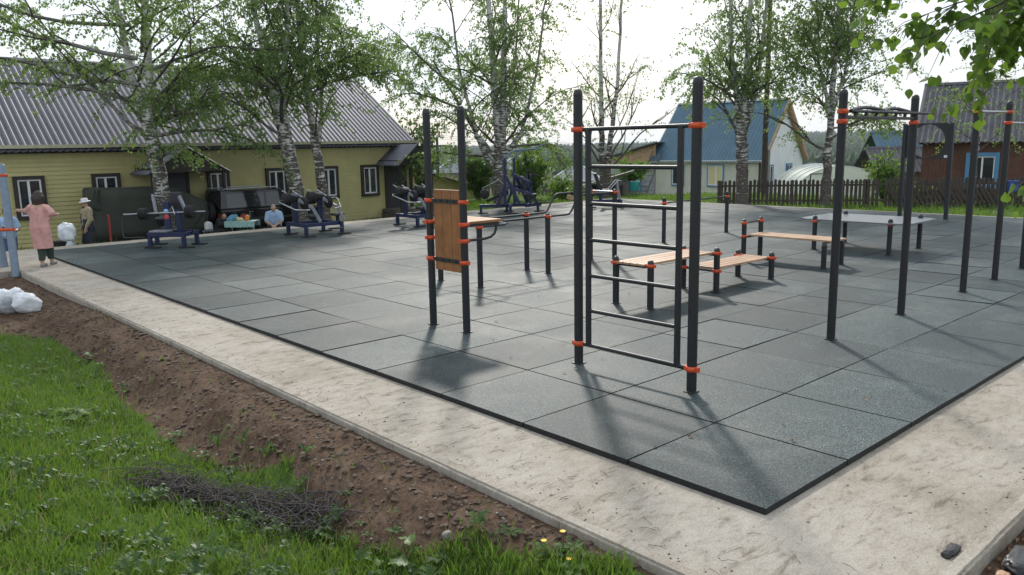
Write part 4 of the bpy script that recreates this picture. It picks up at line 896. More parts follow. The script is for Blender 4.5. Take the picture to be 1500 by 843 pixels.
# ------------------------------------------------------------------ buildings
class House:
    """local frame: u along the front (left to right seen from the front), w depth away from the viewer, z up"""
    def __init__(s, t, origin, ux): s.t = t; u = V((ux[0], ux[1], 0)).normalized(); w = V((-u.y, u.x, 0)); s.M = Matrix(((u.x, w.x, 0, origin[0]), (u.y, w.y, 0, origin[1]), (0, 0, 1, origin[2]), (0, 0, 0, 1)))
    def mb(s): return MB(s.M)
    def siding(s, name, mat_, u0, u1, z0, z1, pitch=.125, face='front', w=0, top=None, d=.022, vertical=False):
        """clapboard wall: a real zigzag of overlapping boards; top(u) gives the height of a gable"""
        mb = s.mb(); P = lambda a, off, z: (a, w-off, z) if face == 'front' else ((w+off, a, z) if face == 'right' else (w-off, a, z))
        if vertical:
            n = max(1, round((u1-u0)/pitch)); st = (u1-u0)/n
            for i in range(n):
                a = u0+i*st; b = a+st; za, zb = (z1, z1) if top is None else (top(a), top(b)); jt = .004*((i*7) % 3)
                mb.add([P(a+.006, d+jt, z0), P(b-.006, d+jt, z0), P(b-.006, d+jt, zb), P(a+.006, d+jt, za), P(a+.006, 0, z0), P(b-.006, 0, z0), P(b-.006, 0, zb), P(a+.006, 0, za)], [(0, 1, 2, 3), (0, 3, 7, 4), (1, 5, 6, 2)])
            mb.add([P(u0, .002, z0), P(u1, .002, z0), P(u1, .002, z1 if top is None else top(u1)), P((u0+u1)/2, .002, z1 if top is None else top((u0+u1)/2)), P(u0, .002, z1 if top is None else top(u0))], [(0, 1, 2, 3, 4)])
        else:
            n = max(1, round((z1-z0)/pitch)); st = (z1-z0)/n
            for i in range(n):
                a = z0+i*st; b = a+st
                if top is None: ua, ub, va, vb = u0, u1, u0, u1
                else: ua, ub = top(a); va, vb = top(min(b, z1-.001))
                mb.add([P(ua, d, a), P(ub, d, a), P(vb, d*.15, b), P(va, d*.15, b), P(ua, 0, a), P(ub, 0, a)], [(0, 1, 2, 3), (4, 5, 1, 0)])
        return mb.build(name, M[mat_], s.t)
    def roof(s, u0, u1, w0, w1, ze, zr, mat_, pitch=.19, amp=.03, over=.35, uover=.3, name='roof', back=True, shape='trap', wr=None, thick=.05):
        wr = (w0+w1)/2 if wr is None else wr; o = None; k = (zr-ze)/(wr-w0)
        for side in ((0, 1) if back else (0,)):
            a0, a1 = u0-uover, u1+uover; n = int((a1-a0)/pitch); st = (a1-a0)/n; xs = []
            for i in range(n): xs += [(a0+i*st+st*f, h) for f, h in (((0, 0), (.42, 0), (.55, 1), (.85, 1)) if shape == 'trap' else ((0, 0), (.25, .5), (.5, 1), (.75, .5)))]
            xs.append((a1, 0)); mb = s.mb(); we = (w0-over) if side == 0 else (w1+over); kk = k if side == 0 else (zr-ze)/(w1-wr); zl = ze-over*kk; vs = []; m = 5
            for x, h in xs:
                for j in range(m): f = j/(m-1); vs.append((x, we+(wr-we)*f, zl+(zr-zl)*f+.02+h*amp+(-.012 if j % 2 else 0)*(shape != 'trap')))
            mb.add(vs, [(i*m+j, (i+1)*m+j, (i+1)*m+j+1, i*m+j+1) for i in range(len(xs)-1) for j in range(m-1)])
            o = mb.build(name, M[mat_], s.t)
        mb = s.mb()
        mb.prism([(wr-.16, zr-.03), (wr, zr+amp+.045), (wr+.16, zr-.03), (wr, zr+amp+.025)], u0-uover, u1+uover, 'YZ'); mb.build('ridge_cap', M[mat_], s.t)
        return o
    def window(s, u, z, w_, h, face='front', pos=0, sur='trim', sw=.10, cols=2, split=None, curtain=None, proud=.04, pane='glass'):
        P = lambda a, off, zz: V((a, pos-off-.036, zz)) if face == 'front' else V((pos+off+.036, a, zz))
        def bx(mb, a0, a1, z0, z1, o0, o1): 
            p, q = P(a0, o0, z0), P(a1, o1, z1); mb.box((p+q)/2, (abs(p.x-q.x), abs(p.y-q.y), abs(p.z-q.z)))
        k = s.mb(); o = proud
        bx(k, u-w_/2-sw, u+w_/2+sw, z+h, z+h+sw, -.05, .03+o); bx(k, u-w_/2-sw, u+w_/2+sw, z-sw, z, -.05, .045+o); bx(k, u-w_/2-sw, u-w_/2, z, z+h, -.05, .028+o); bx(k, u+w_/2, u+w_/2+sw, z, z+h, -.05, .028+o)
        f = k.build('window', M[sur], s.t); m = s.mb(); e = .05
        bx(m, u-w_/2+.002, u+w_/2-.002, z+h-e, z+h-.002, 0, .018+o*.6); bx(m, u-w_/2+.002, u+w_/2-.002, z+.002, z+e, 0, .018+o*.6)
        xs = [u-w_/2+.002, u+w_/2-e]; 
        for x in xs: bx(m, x, x+e-.002, z+e, z+h-e, 0, .018+o*.6)
        for c in range(1, cols): x = u-w_/2+w_*(split or c/cols); bx(m, x-.035, x+.035, z+e, z+h-e, 0, .016+o*.6)
        m.build('window_frame', M['upvc'], f)
        g_ = s.mb(); bx(g_, u-w_/2+e, u+w_/2-e, z+e, z+h-e, .0, .008+o*.3); g_.build('pane', M[pane], f)
        if curtain: c_ = s.mb(); bx(c_, u-w_/2+e, u+w_/2-e, z+e, z+h-e, .0, .009+o*.3); c_.build('curtain', M[curtain], f)
        return f
    def boxp(s, name, mat_, c, d, ch=0, parent=None): return s.mb().box(c, d, ch=ch).build(name, M[mat_], parent or s.t)

# long yellow house along the back
YH = 29.08
t = thing('yellow_house', 'long mustard yellow clapboard house under a grey ribbed metal roof', 'house', (12, 32.5, -1.0)); H = House(t, (0, YH, 0), (1, 0))
H.siding('wall', 'yellow', -6.0, 20.45, -1.05, 2.30, .142, d=.03)
H.boxp('core_wall', 'trim', (7.2, 4.7, .7), (26.3, 9.2, 3.3))
H.siding('gable_wall', 'yellow', 0, 9.3, -1.05, 2.40, .142, 'right', 20.45)
H.siding('gable_wall', 'yellow', 0, 9.3, 2.40, 5.3, .128, 'right', 20.45, top=lambda z: (4.65-(5.5-z)*1.5, 4.65+(5.5-z)*1.5))
H.boxp('frieze_board', 'trim', (7.22, -.02, 2.40), (26.5, .09, .20)); H.boxp('fascia', 'fascia', (7.22, -.38, 2.515), (27.2, .03, .11)); H.boxp('soffit', 'fascia', (7.22, -.19, 2.475), (27.0, .36, .02))
H.boxp('corner_board', 'trim', (20.42, -.03, .65), (.14, .10, 3.4))
H.roof(-6.0, 20.3, 0, 9.3, 2.60, 5.62, 'roofgrey', .20, .030, .42, .35)
H.boxp('plinth', 'concrete', (7.2, -.05, -1.0), (26.3, .12, .5))
for u, w_, z, h in ((5.80, .66, .36, 1.14), (8.06, .66, .36, 1.14), (11.86, .60, .40, 1.08), (14.14, .64, .40, 1.08), (16.39, .62, .40, 1.08), (18.32, .62, .40, 1.08)): H.window(u, z, w_, h, sw=.11, split=.46, proud=.07)
for u, du in ((19.62, 0), (10.25, .0)):
    k = H.boxp('door', 'door', (u, -.05, .62), (.86, .07, 1.84)); H.mb().box((u+.32, -.10, .6), (.04, .05, .16)).build('handle', M['steel'], k)
    H.boxp('door_jamb', 'trim', (u-.50, -.05, .62), (.10, .09, 1.9)); H.boxp('door_jamb', 'trim', (u+.50, -.05, .62), (.10, .09, 1.9))
    H.boxp('porch_step', 'greywood', (u, -.75, -.62), (1.6, 1.4, .32), .02); H.boxp('porch_step', 'greywood', (u, -.62, -.36), (1.5, 1.15, .16), .02)
    hw = 1.0 if u > 15 else 1.42; zt = 2.40 if u > 15 else 2.42; ze_ = 1.56; D_ = 1.75
    for sg in (-1, 1):
        mb = H.mb(); n = 9; vs = []
        for i in range(n*4+1):
            q = i/(n*4); h_ = .022 if i % 4 in (2, 3) else 0
            vs += [(u, -q*D_, zt+h_), (u+sg*hw, -q*D_, ze_+h_), (u, -q*D_, zt+h_-.03), (u+sg*hw, -q*D_, ze_+h_-.03)]
        fs = []
        for i in range(n*4): a = 4*i; b = a+4; fs += [(a, b, b+1, a+1), (a+2, a+3, b+3, b+2), (a+1, b+1, b+3, a+3)]
        fs += [(0, 1, 3, 2), (n*16, n*16+2, n*16+3, n*16+1)]; mb.add(vs, fs); mb.build('porch_roof', M['roofgrey'], t)
        H.boxp('porch_post', 'trim', (u+sg*(hw-.22), -D_+.18, .48), (.09, .09, 2.35)); H.mb().bar((u+sg*(hw-.22), -.03, ze_-.02+.18), (u+sg*(hw-.22), -D_+.1, ze_-.02+.18), .07, .09).build('porch_beam', M['trim'], t)
    mb = H.mb(); mb.prism([(u-hw*.92, ze_+.04), (u+hw*.92, ze_+.04), (u, zt-.06)], -D_+.06, -D_+.10, 'XZ'); mb.build('porch_gable', M['trim'], t)
k = thing('porch_railing', 'black iron railing beside the porch behind the olive trailer', 'railing', (11.3, 28.0, -.9))
mb = MB(); mb.bar((10.9, 28.0, .18), (11.7, 28.0, .18), .04, .04); mb.bar((10.9, 28.0, -.62), (11.7, 28.0, -.62), .04, .04); mb.build('rail', M['bracket'], k)
for i in range(8): MB().box((10.93+i*.105, 28.0, -.34), (.022, .022, 1.04)).build('baluster', M['bracket'], k)

# yellow lean-to shed behind
t = thing('lean_to_shed', 'pale yellow board shed with a slanting roof beyond the long yellow house', 'shed', at(-4.3, 41.5, -1.1)); o = at(-6.6, 41.0, 0); H = House(t, (o.x, o.y, 0), (.80, -.45))
H.siding('wall', 'yellow', 0, 4.9, -1.6, 2.0, .16, vertical=True, top=lambda a: 1.72-.31*a)
H.boxp('core_wall', 'greywood', (2.4, 1.5, -.9), (4.7, 2.9, 1.6))
mb = H.mb(); mb.prism([(-.2, 1.80), (5.1, .16), (5.1, .08), (-.2, 1.72)], -.3, 3.3, 'XZ'); mb.build('roof', M['trim'], t)

# white house with blue roof
ux = (RGT*.78-FWD*.62); o = at(9.45, 52.35, 0)
t = thing('blue_roofed_house', 'white clapboard house with a steep blue tile roof and windows framed dark', 'house', (o.x, o.y, -1.3)); H = House(t, (o.x, o.y, 0), (ux.x, ux.y))
H.siding('wall', 'cream', 0, 7.0, -1.3, 1.30, .15)
H.boxp('core_wall', 'cream', (3.5, 3.6, 0), (6.9, 6.9, 2.5))
H.siding('gable_wall', 'white', 0, 7.2, -1.3, 1.30, .15, 'right', 7.0)
H.siding('gable_wall', 'white', 0, 7.2, 1.30, 4.62, .15, 'right', 7.0, top=lambda z: (3.6-(4.70-z)*1.058, 3.6+(4.70-z)*1.058))
H.roof(0, 7.0, 0, 7.2, 1.36, 4.78, 'roofblue', .22, .04, .35, .30, shape='wave')
for a, b in (((7.28, -.32, 1.0), (7.28, 3.6, 4.72)), ((7.28, 7.52, 1.0), (7.28, 3.6, 4.72))): H.mb().bar(a, b, .05, .22).build('barge_board', M['palewood'], t)
H.mb().prism([(-.30, 1.04), (3.6, 4.66), (7.5, 1.04), (7.2, 1.04), (3.6, 4.40), (0, 1.04)], 7.03, 7.27, 'YZ').build('soffit', M['palewood'], t)
H.boxp('corner_board', 'trim', (6.95, -.02, 0), (.12, .09, 2.6)); H.boxp('fascia', 'white', (3.5, -.30, 1.08), (7.5, .03, .12))
H.window(4.15, -.40, .95, 1.22, sur='bluepaint', sw=.06, split=.55, curtain='curtain'); H.window(1.6, -.38, .75, 1.15, sur='bluepaint', sw=.06, cols=1)
for u in (1.35, 4.6): H.window(u, -.6, .8, 1.35, 'right', 7.0, sur='bluepaint', sw=.07, cols=2)
# block annex
o2 = o-ux*3.9
t = thing('block_annex', 'grey cement block annex with a teal door below a brown board gable', 'outbuilding', (o2.x, o2.y, -1.3)); H = House(t, (o2.x, o2.y, 0), (ux.x, ux.y))
mb = H.mb(); r2 = random.Random(3)
for j in range(9):
    z = -1.3+j*.25; x = 0 if j % 2 else -.24
    while x < 3.86:
        a, b = max(0, x), min(3.86, x+.48); x += .49
        if b-a > .06: mb.box(((a+b)/2, -.004*r2.random(), z+.12), (b-a-.014, .10, .236))
mb.build('block_wall', M['block'], t)
H.boxp('mortar_wall', 'mortar', (1.93, .25, -.18), (3.85, .5, 2.24))
H.siding('wall', 'palewood', 0, 3.86, .96, 2.0, .18, w=.02, vertical=True, top=lambda a: 1.20+.25*a)
H.mb().prism([(-.4, 1.12), (4.0, 2.24), (4.0, 2.32), (-.4, 1.20)], -.3, 3.5, 'XZ').build('roof', M['roofslate'], t)
k = H.boxp('door', 'teal', (2.45, -.07, .05), (.72, .05, 1.78)); H.mb().box((2.45, -.105, -.22), (.66, .012, .07)).build('cross_rail', M['whitecloth'], k)
for d_ in ((2.05, .06, 1.84), (2.85, .06, 1.84)): H.boxp('door_frame', 'bluepaint', (d_[0], -.06, .05), (.06, .08, d_[2]))
# leaning ladder
k = thing('wooden_ladder', 'thin grey ladder leaning against the wall between teal door and white siding', 'ladder', tuple(H.M @ V((3.1, -1.2, -1.35))))
Qb = [H.M @ V(p) for p in ((2.85, -1.1, -1.35), (3.65, -1.1, -1.35), (3.75, -.12, 1.75), (4.45, -.12, 1.75))]
for a, b in ((0, 2), (1, 3)): MB().bar(Qb[a], Qb[b], .07, .05).build('rail', M['greywood'], k)
for i in range(9): f = (i+.7)/9.6; MB().bar(Qb[0].lerp(Qb[2], f), Qb[1].lerp(Qb[3], f), .04, .04).build('rung', M['greywood'], k)
# tumbledown shed
o3 = at(3.9, 43, 0); t = thing('wooden_shed', 'tumbledown shed of grey boards with a sloping roof beside the block annex', 'shed', (o3.x, o3.y, -.9)); H = House(t, (o3.x, o3.y, 0), tuple((RGT*.95-FWD*.2)[:2]))
r2 = random.Random(5); mb = H.mb()
for i in range(17): x = .1+i*.125; top = .10+.035*i+r2.uniform(-.06, .03); mb.bar((x, r2.uniform(-.04, .04), -1.0), (x+r2.uniform(-.05, .07), 0, top), .02, .115)
mb.build('wall', M['greywood'], t)
H.mb().prism([(-.3, .02), (2.6, .84), (2.6, .76), (-.3, -.06)], -.4, 2.2, 'XZ').build('roof', M['greywood'], t); H.boxp('core_wall', 'darkwood', (1.1, 1.1, -.6), (2.0, 1.9, 1.3))
for a, b in (((1.6, -.35, -1), (1.2, -.05, .6)), ((1.95, -.4, -1), (1.65, -.05, .7)), ((2.25, -.2, -1), (2.2, -.05, .75))): H.mb().bar(a, b, .03, .10).build('loose_board', M['greywood'], t)

# red brown house on the right
ux = (RGT*.85-FWD*.52).normalized(); o = at(19.35, 37.9, 0)
t = thing('brown_house', 'red brown board house with a grey wavy slate roof and sky blue window frame', 'house', (o.x, o.y, -.8)); H = House(t, (o.x, o.y, 0), (ux.x, ux.y))
H.siding('wall', 'brownboard', 0, 10, -.8, 2.0, .15, vertical=True); H.boxp('core_wall', 'trim', (5, 3.6, .5), (9.9, 6.9, 2.7))
H.siding('gable_wall', 'brownboard', 0, 7.0, -.8, 2.0, .15, 'left', 0, vertical=True)
H.boxp('frieze_board', 'brownboard', (5, -.10, 2.04), (10.4, .16, .14))
H.roof(0, 10, 0, 7.2, 2.28, 4.85, 'roofslate', .24, .06, .40, .40, shape='wave')
H.window(2.45, .12, .98, 1.28, sur='bluepaint', sw=.17, cols=2); H.window(5.9, .12, .98, 1.28, sur='bluepaint', sw=.17, cols=2)
# low outbuilding roofs beside it
ux = (RGT*.97-FWD*.12).normalized(); o = at(20.1, 44, 0); t = thing('slate_outbuilding', 'low outbuilding with a grey corrugated lean roof left of the brown house', 'outbuilding', (o.x, o.y, -1.2)); H = House(t, (o.x, o.y, 0), tuple(ux[:2]))
H.boxp('wall', 'paleboard', (2.3, 1.6, -.3), (4.4, 3, 1.8)); H.roof(0, 4.6, 0, 4, .60, 1.75, 'roofslate', .25, .05, .3, .2, shape='wave')
o = at(26.8, 58, 0); t = thing('blue_outbuilding', 'outbuilding behind with a steep blue sheet metal roof', 'outbuilding', (o.x, o.y, -2.2)); H = House(t, (o.x, o.y, 0), tuple(ux[:2]))
H.boxp('wall', 'paleboard', (2.6, 2, -.8), (5.0, 3.8, 2.6)); H.roof(0, 5.6, 0, 5, .9, 2.7, 'roofblue', .3, .05, .4, .2, shape='trap')

# distant houses down the slope
def hip_house(label, lat, dep, L, D_, ze, zr, z0, ang, wall, hip=.35, chim=False):
    o = at(lat, dep, 0); t = thing('hillside_house', label, 'house', (o.x, o.y, z0)); u = (RGT*math.cos(ang)-FWD*math.sin(ang)); H = House(t, (o.x, o.y, 0), (u.x, u.y))
    H.boxp('wall', wall, (L/2, D_/2, (z0+ze)/2), (L, D_, ze-z0)); e = .5; a = L*hip
    vs = [(-e, -e, ze-.1), (L+e, -e, ze-.1), (L+e, D_+e, ze-.1), (-e, D_+e, ze-.1), (a, D_/2, zr), (L-a, D_/2, zr)]
    H.mb().add(vs, [(0, 1, 5, 4), (1, 2, 5), (2, 3, 4, 5), (3, 0, 4), (3, 2, 1, 0)]).build('roof', M['rooffar'], t)
    for a_, b_ in (((-e, -e, ze-.08), (a, D_/2, zr+.02)), ((L+e, -e, ze-.08), (L-a, D_/2, zr+.02)), ((a, D_/2, zr+.02), (L-a, D_/2, zr+.02))): H.mb().tube([a_, b_], .09, 6).build('roof_ridge', M['whitecloth'], t)
    for u_ in (.25, .7): H.window(L*u_, (z0+ze)/2-.4, 1.0, 1.1, sur='upvc', sw=.12)
    if chim: H.boxp('chimney', 'trim', (L*.5, D_/2, zr+.3), (.5, .5, 1.4))
hip_house('pale hip roofed house seen through the board station posts', -8.1, 90, 5.2, 6, -.55, 1.5, -5, .1, 'paleboard', .42, True)
hip_house('house with a broad pale roof and brick chimney right of the elder bush', -1.8, 100, 6.6, 7, -1.0, .85, -6, .1, 'paleboard', .3, True)
hip_house('smaller pale roofed house furthest right down the slope', 5.6, 105, 6, 7, -2.3, -.75, -7, .1, 'cream', .35)
o = at(3.1, 52, 0); t = thing('board_fence', 'dark vertical board fence with a grey roof strip below the pale roofs', 'fence', (o.x, o.y, -1.6)); H = House(t, (o.x, o.y, 0), tuple((RGT*.97+FWD*.05)[:2]))
H.siding('panel', 'greywood', -1.4, 4.6, -1.7, -.15, .2, vertical=True, top=lambda a: -.42+.05*a); H.mb().prism([(-1.5, -.40), (2.0, -.10), (4.7, .15), (4.7, .05), (-1.5, -.5)], -.1, 2.0, 'XZ').build('roof', M['roofslate'], t)

# greenhouse
o = at(14.6, 41.5, 0); t = thing('greenhouse', 'round topped film greenhouse with a white end frame behind the picket fence', 'greenhouse', (o.x, o.y, -.8)); H = House(t, (o.x, o.y, 0), (ux.x, ux.y)); mb = H.mb(); n = 22; vs = []; GW, GT = 2.35, 1.85; ws = (0, 1.3, 2.6, 3.9, 5.2)
arch = lambda j, k=0: (2.35-(GW+k)*math.cos(PI*j/n), -.95+(GT+k)*math.sin(PI*j/n)**.85)
for ww in ws: vs += [(arch(j)[0], ww, arch(j)[1]) for j in range(n+1)]
mb.add(vs, [(i*(n+1)+j, (i+1)*(n+1)+j, (i+1)*(n+1)+j+1, i*(n+1)+j+1) for i in range(4) for j in range(n)], 0, True)
mb.add(vs[:n+1], [tuple(range(n+1))]); mb.add(vs[4*(n+1):], [tuple(range(n+1))]); mb.build('film_cover', M['film'], t)
for ww in ws: H.mb().tube([(arch(j, .02)[0], ww, arch(j, .02)[1]) for j in range(n+1)], .03, 6).build('hoop', M['upvc'], t)
for uu in (.85, 1.75): H.boxp('door_post', 'bracket', (uu, -.04, -.2), (.045, .05, 1.5))
H.boxp('door_head', 'bracket', (1.3, -.04, .55), (.95, .05, .05)); H.boxp('end_rail', 'bracket', (3.0, -.04, .1), (2.4, .05, .045))

# ------------------------------------------------------------------ fences, pole
def picket_fence(label, a, b, ztop, pitch, wp, seed, mat_='darkwood', gaps=.0):
    a, b = V(a), V(b); d = b-a; L = d.length; d.normalize(); q = V((-d.y, d.x, 0)); r2 = random.Random(seed); t = thing('picket_fence', label, 'fence', (a.x, a.y, a.z-.1)); n = int(L/pitch); mb = MB()
    for i in range(n):
        p = a+d*(i+.5)*pitch; h = ztop+r2.uniform(-.035, .035); z0 = p.z+.02; tl = r2.uniform(-.012, .012)
        if r2.random() < gaps: continue
        x = wp/2*r2.uniform(.85, 1.05); vs = []
        for o in (0, .02): vs += [p+q*o-d*x+V((0, 0, 0)), p+q*o+d*x, p+q*o+d*(x+tl)+V((0, 0, h-.05-p.z)), p+q*o+d*tl+V((0, 0, h-p.z)), p+q*o-d*(x-tl)+V((0, 0, h-.05-p.z))]
        mb.add(vs, [(4, 3, 2, 1, 0), (5, 6, 7, 8, 9)]+[(j, (j+1) % 5, 5+(j+1) % 5, 5+j) for j in range(5)])
    k = mb.build('pickets', M[mat_], t)
    for f in (.3, .8): z = a.z+(ztop-a.z)*f; MB().bar(a+q*.05+V((0, 0, z-a.z)), V((b.x, b.y, z))+q*.05, .045, .07).build('rail', M[mat_], t)
    m = int(L/2.4)+1
    for i in range(m): p = a+d*L*i/(m-1)+q*.13; MB().box((p.x, p.y, a.z+(ztop-a.z)*.45), (.10, .10, (ztop-a.z)*1.05)).build('fence_post', M[mat_], t)
    return t
fa, fb = at(8.15, 31.3, -.36), at(27, 28.2, -.36)
picket_fence('long dark picket fence along the grass strip before the white and brown houses', fa, fb, .80, .155, .115, 8, gaps=.015)
fa, fb = at(-2.4, 45.5, -1.2), at(2.0, 44.5, -1.2)
picket_fence('pale grey picket fence glimpsed behind the many stemmed birch', fa, fb, .25, .22, .12, 9, 'greywood')
t = thing('collapsed_lattice', 'leaning lattice of dark diagonal slats propped against the fence by the brown house', 'fence panel', at(15.6, 29.2, -.35)); mb = MB(); r2 = random.Random(4)
fd = (at(27, 28.2, 0)-at(8.15, 31.3, 0)).normalized()
for i in range(21): p = at(14.3, 30.1, -.34)+fd*i*.175; mb.bar(p+fd*.38+V((0, 0, 0)), p-fd*.06+V((0, 0, .80+r2.uniform(-.08, .05)))-FWD*-.05, .02, .095)
mb.build('slats', M['darkwood'], t)
for z in (.12, .50): MB().bar(at(14.4, 30.14, -.34+z), at(14.4, 30.14, -.34+z)+fd*3.6, .03, .06).build('rail', M['darkwood'], t)

def pole(label, lat, dep, h, conc=True, r=.13):
    b = at(lat, dep, 0); z0 = gz(b.x, b.y)-.1; t = thing('utility_pole', label, 'pole', (b.x, b.y, z0), 'wooden power line poles'); c = V((b.x, b.y, z0))
    MB().tube([c+V((0, 0, .35 if conc else 0)), c+V((0, 0, h))], [r, r*.72], 14).build('shaft', M['darkwood'], t)
    if conc: MB().box(c+V((.17, -.05, 1.15)), (.16, .18, 2.3), ch=.02).build('concrete_foot', M['stone'], t)
    MB().bar(c+V((0, 0, h-.5))-RGT*.7, c+V((0, 0, h-.5))+RGT*.7, .08, .1).build('crossarm', M['darkwood'], t)
    for s_ in (-.6, 0, .6): p = c+RGT*s_+V((0, 0, h-.42)); MB(Matrix.Translation(p)).lathe((0, 0, 0), [(.03, 0), (.05, .03), (.03, .07), (.045, .1), (.01, .14)], 10).build('insulator', M['upvc'], t)
pole('dark wooden power pole on a concrete foot beside the blue roofed house', 11.5, 36.5, 9.5)
pole('slim pole standing behind the lean-to shed', -4.1, 46, 3.4, False, .09)
mb = MB()
for k, z in enumerate((-.25, -.6, -.95)):
    a, b = at(-20, 150, z+5.2), at(60, 170, z+2.6); mb.tube([a.lerp(b, i/12)-V((0, 0, 1.6*math.sin(PI*i/12))) for i in range(13)], .03, 4, cap=False)
tag(mb.build('power_line', M['bracket']), 'three thin power wires slung across the valley before the far forest', 'power line')
t = thing('letterbox', 'small blue letterbox on the picket fence by the brown house', 'letterbox', at(18.4, 29.45, .1))
k = MB().box(at(18.4, 29.40, .47), (.30, .22, .36), rz=math.atan2(fd.y, fd.x), ch=.02).build('box', M['binblue'], t); MB().box(at(18.4, 29.27, .60), (.2, .012, .03), rz=math.atan2(fd.y, fd.x)).build('slot', M['trim'], k)
MB().box(at(18.4, 29.40, .67), (.34, .27, .025), rz=math.atan2(fd.y, fd.x), ch=.008).build('lid', M['binblue'], t)

# ------------------------------------------------------------------ trailer, car and the things by the yellow house
t = thing('covered_trailer', 'big dark olive tarpaulin covered trailer with a sloping rear end', 'trailer', (8.9, 27.9, -.8))
prof = [(7.12, -.50), (10.74, -.50), (10.74, .60), (9.68, 1.12), (8.6, 1.15), (7.15, 1.19)]
bm = bmesh.new(); 
for yy in (27.35, 28.45): 
    for x, z in prof: bm.verts.new((x, yy, z))
bm.verts.ensure_lookup_table(); n = len(prof); bm.faces.new(bm.verts[:n]); bm.faces.new(list(reversed(bm.verts[n:])))
for j in range(n): bm.faces.new((bm.verts[j], bm.verts[n+j], bm.verts[n+(j+1) % n], bm.verts[(j+1) % n]))
bmesh.ops.recalc_face_normals(bm, faces=bm.faces); bmesh.ops.bevel(bm, geom=list(bm.edges), offset=.04, segments=2, affect='EDGES'); bmesh.ops.triangulate(bm, faces=bm.faces); bmesh.ops.subdivide_edges(bm, edges=bm.edges, cuts=5, use_grid_fill=True)
for v in bm.verts: v.co += V((noise.noise(v.co*1.7)*.03, noise.noise(v.co*1.9+V((3, 0, 0)))*.06, noise.noise(v.co*2.3+V((0, 5, 0)))*.025))
MB().bm(bm, 0, True).build('tarpaulin', M['olive'], t)
MB().box((8.95, 27.31, .78), (.09, .02, .12)).build('label_plate', M['whitecloth'], t); MB().box((8.93, 27.9, -.58), (3.5, .9, .12)).build('chassis', M['bracket'], t)
for x in (8.3, 9.2):
    k = MB().lathe((x, 27.45, -.58), [(.12, 0), (.27, .01), (.29, .05), (.29, .16), (.27, .2), (.12, .21)], 20, axis='Y').build('wheel', M['rubber'], t); MB().lathe((x, 27.43, -.58), [(.0, 0), (.14, .0), (.14, .03), (0, .04)], 16, axis='Y').build('rim', M['greysteel'], k)
mb = MB(); 
for i in range(5): mb.tube([(7.14+i*.05, 27.32-.05*(i % 2), 1.15), (7.05+i*.04, 27.25, .8), (7.2+i*.03, 27.3, .55)], .05, 6)
mb.build('loose_fold', M['olive'], t)

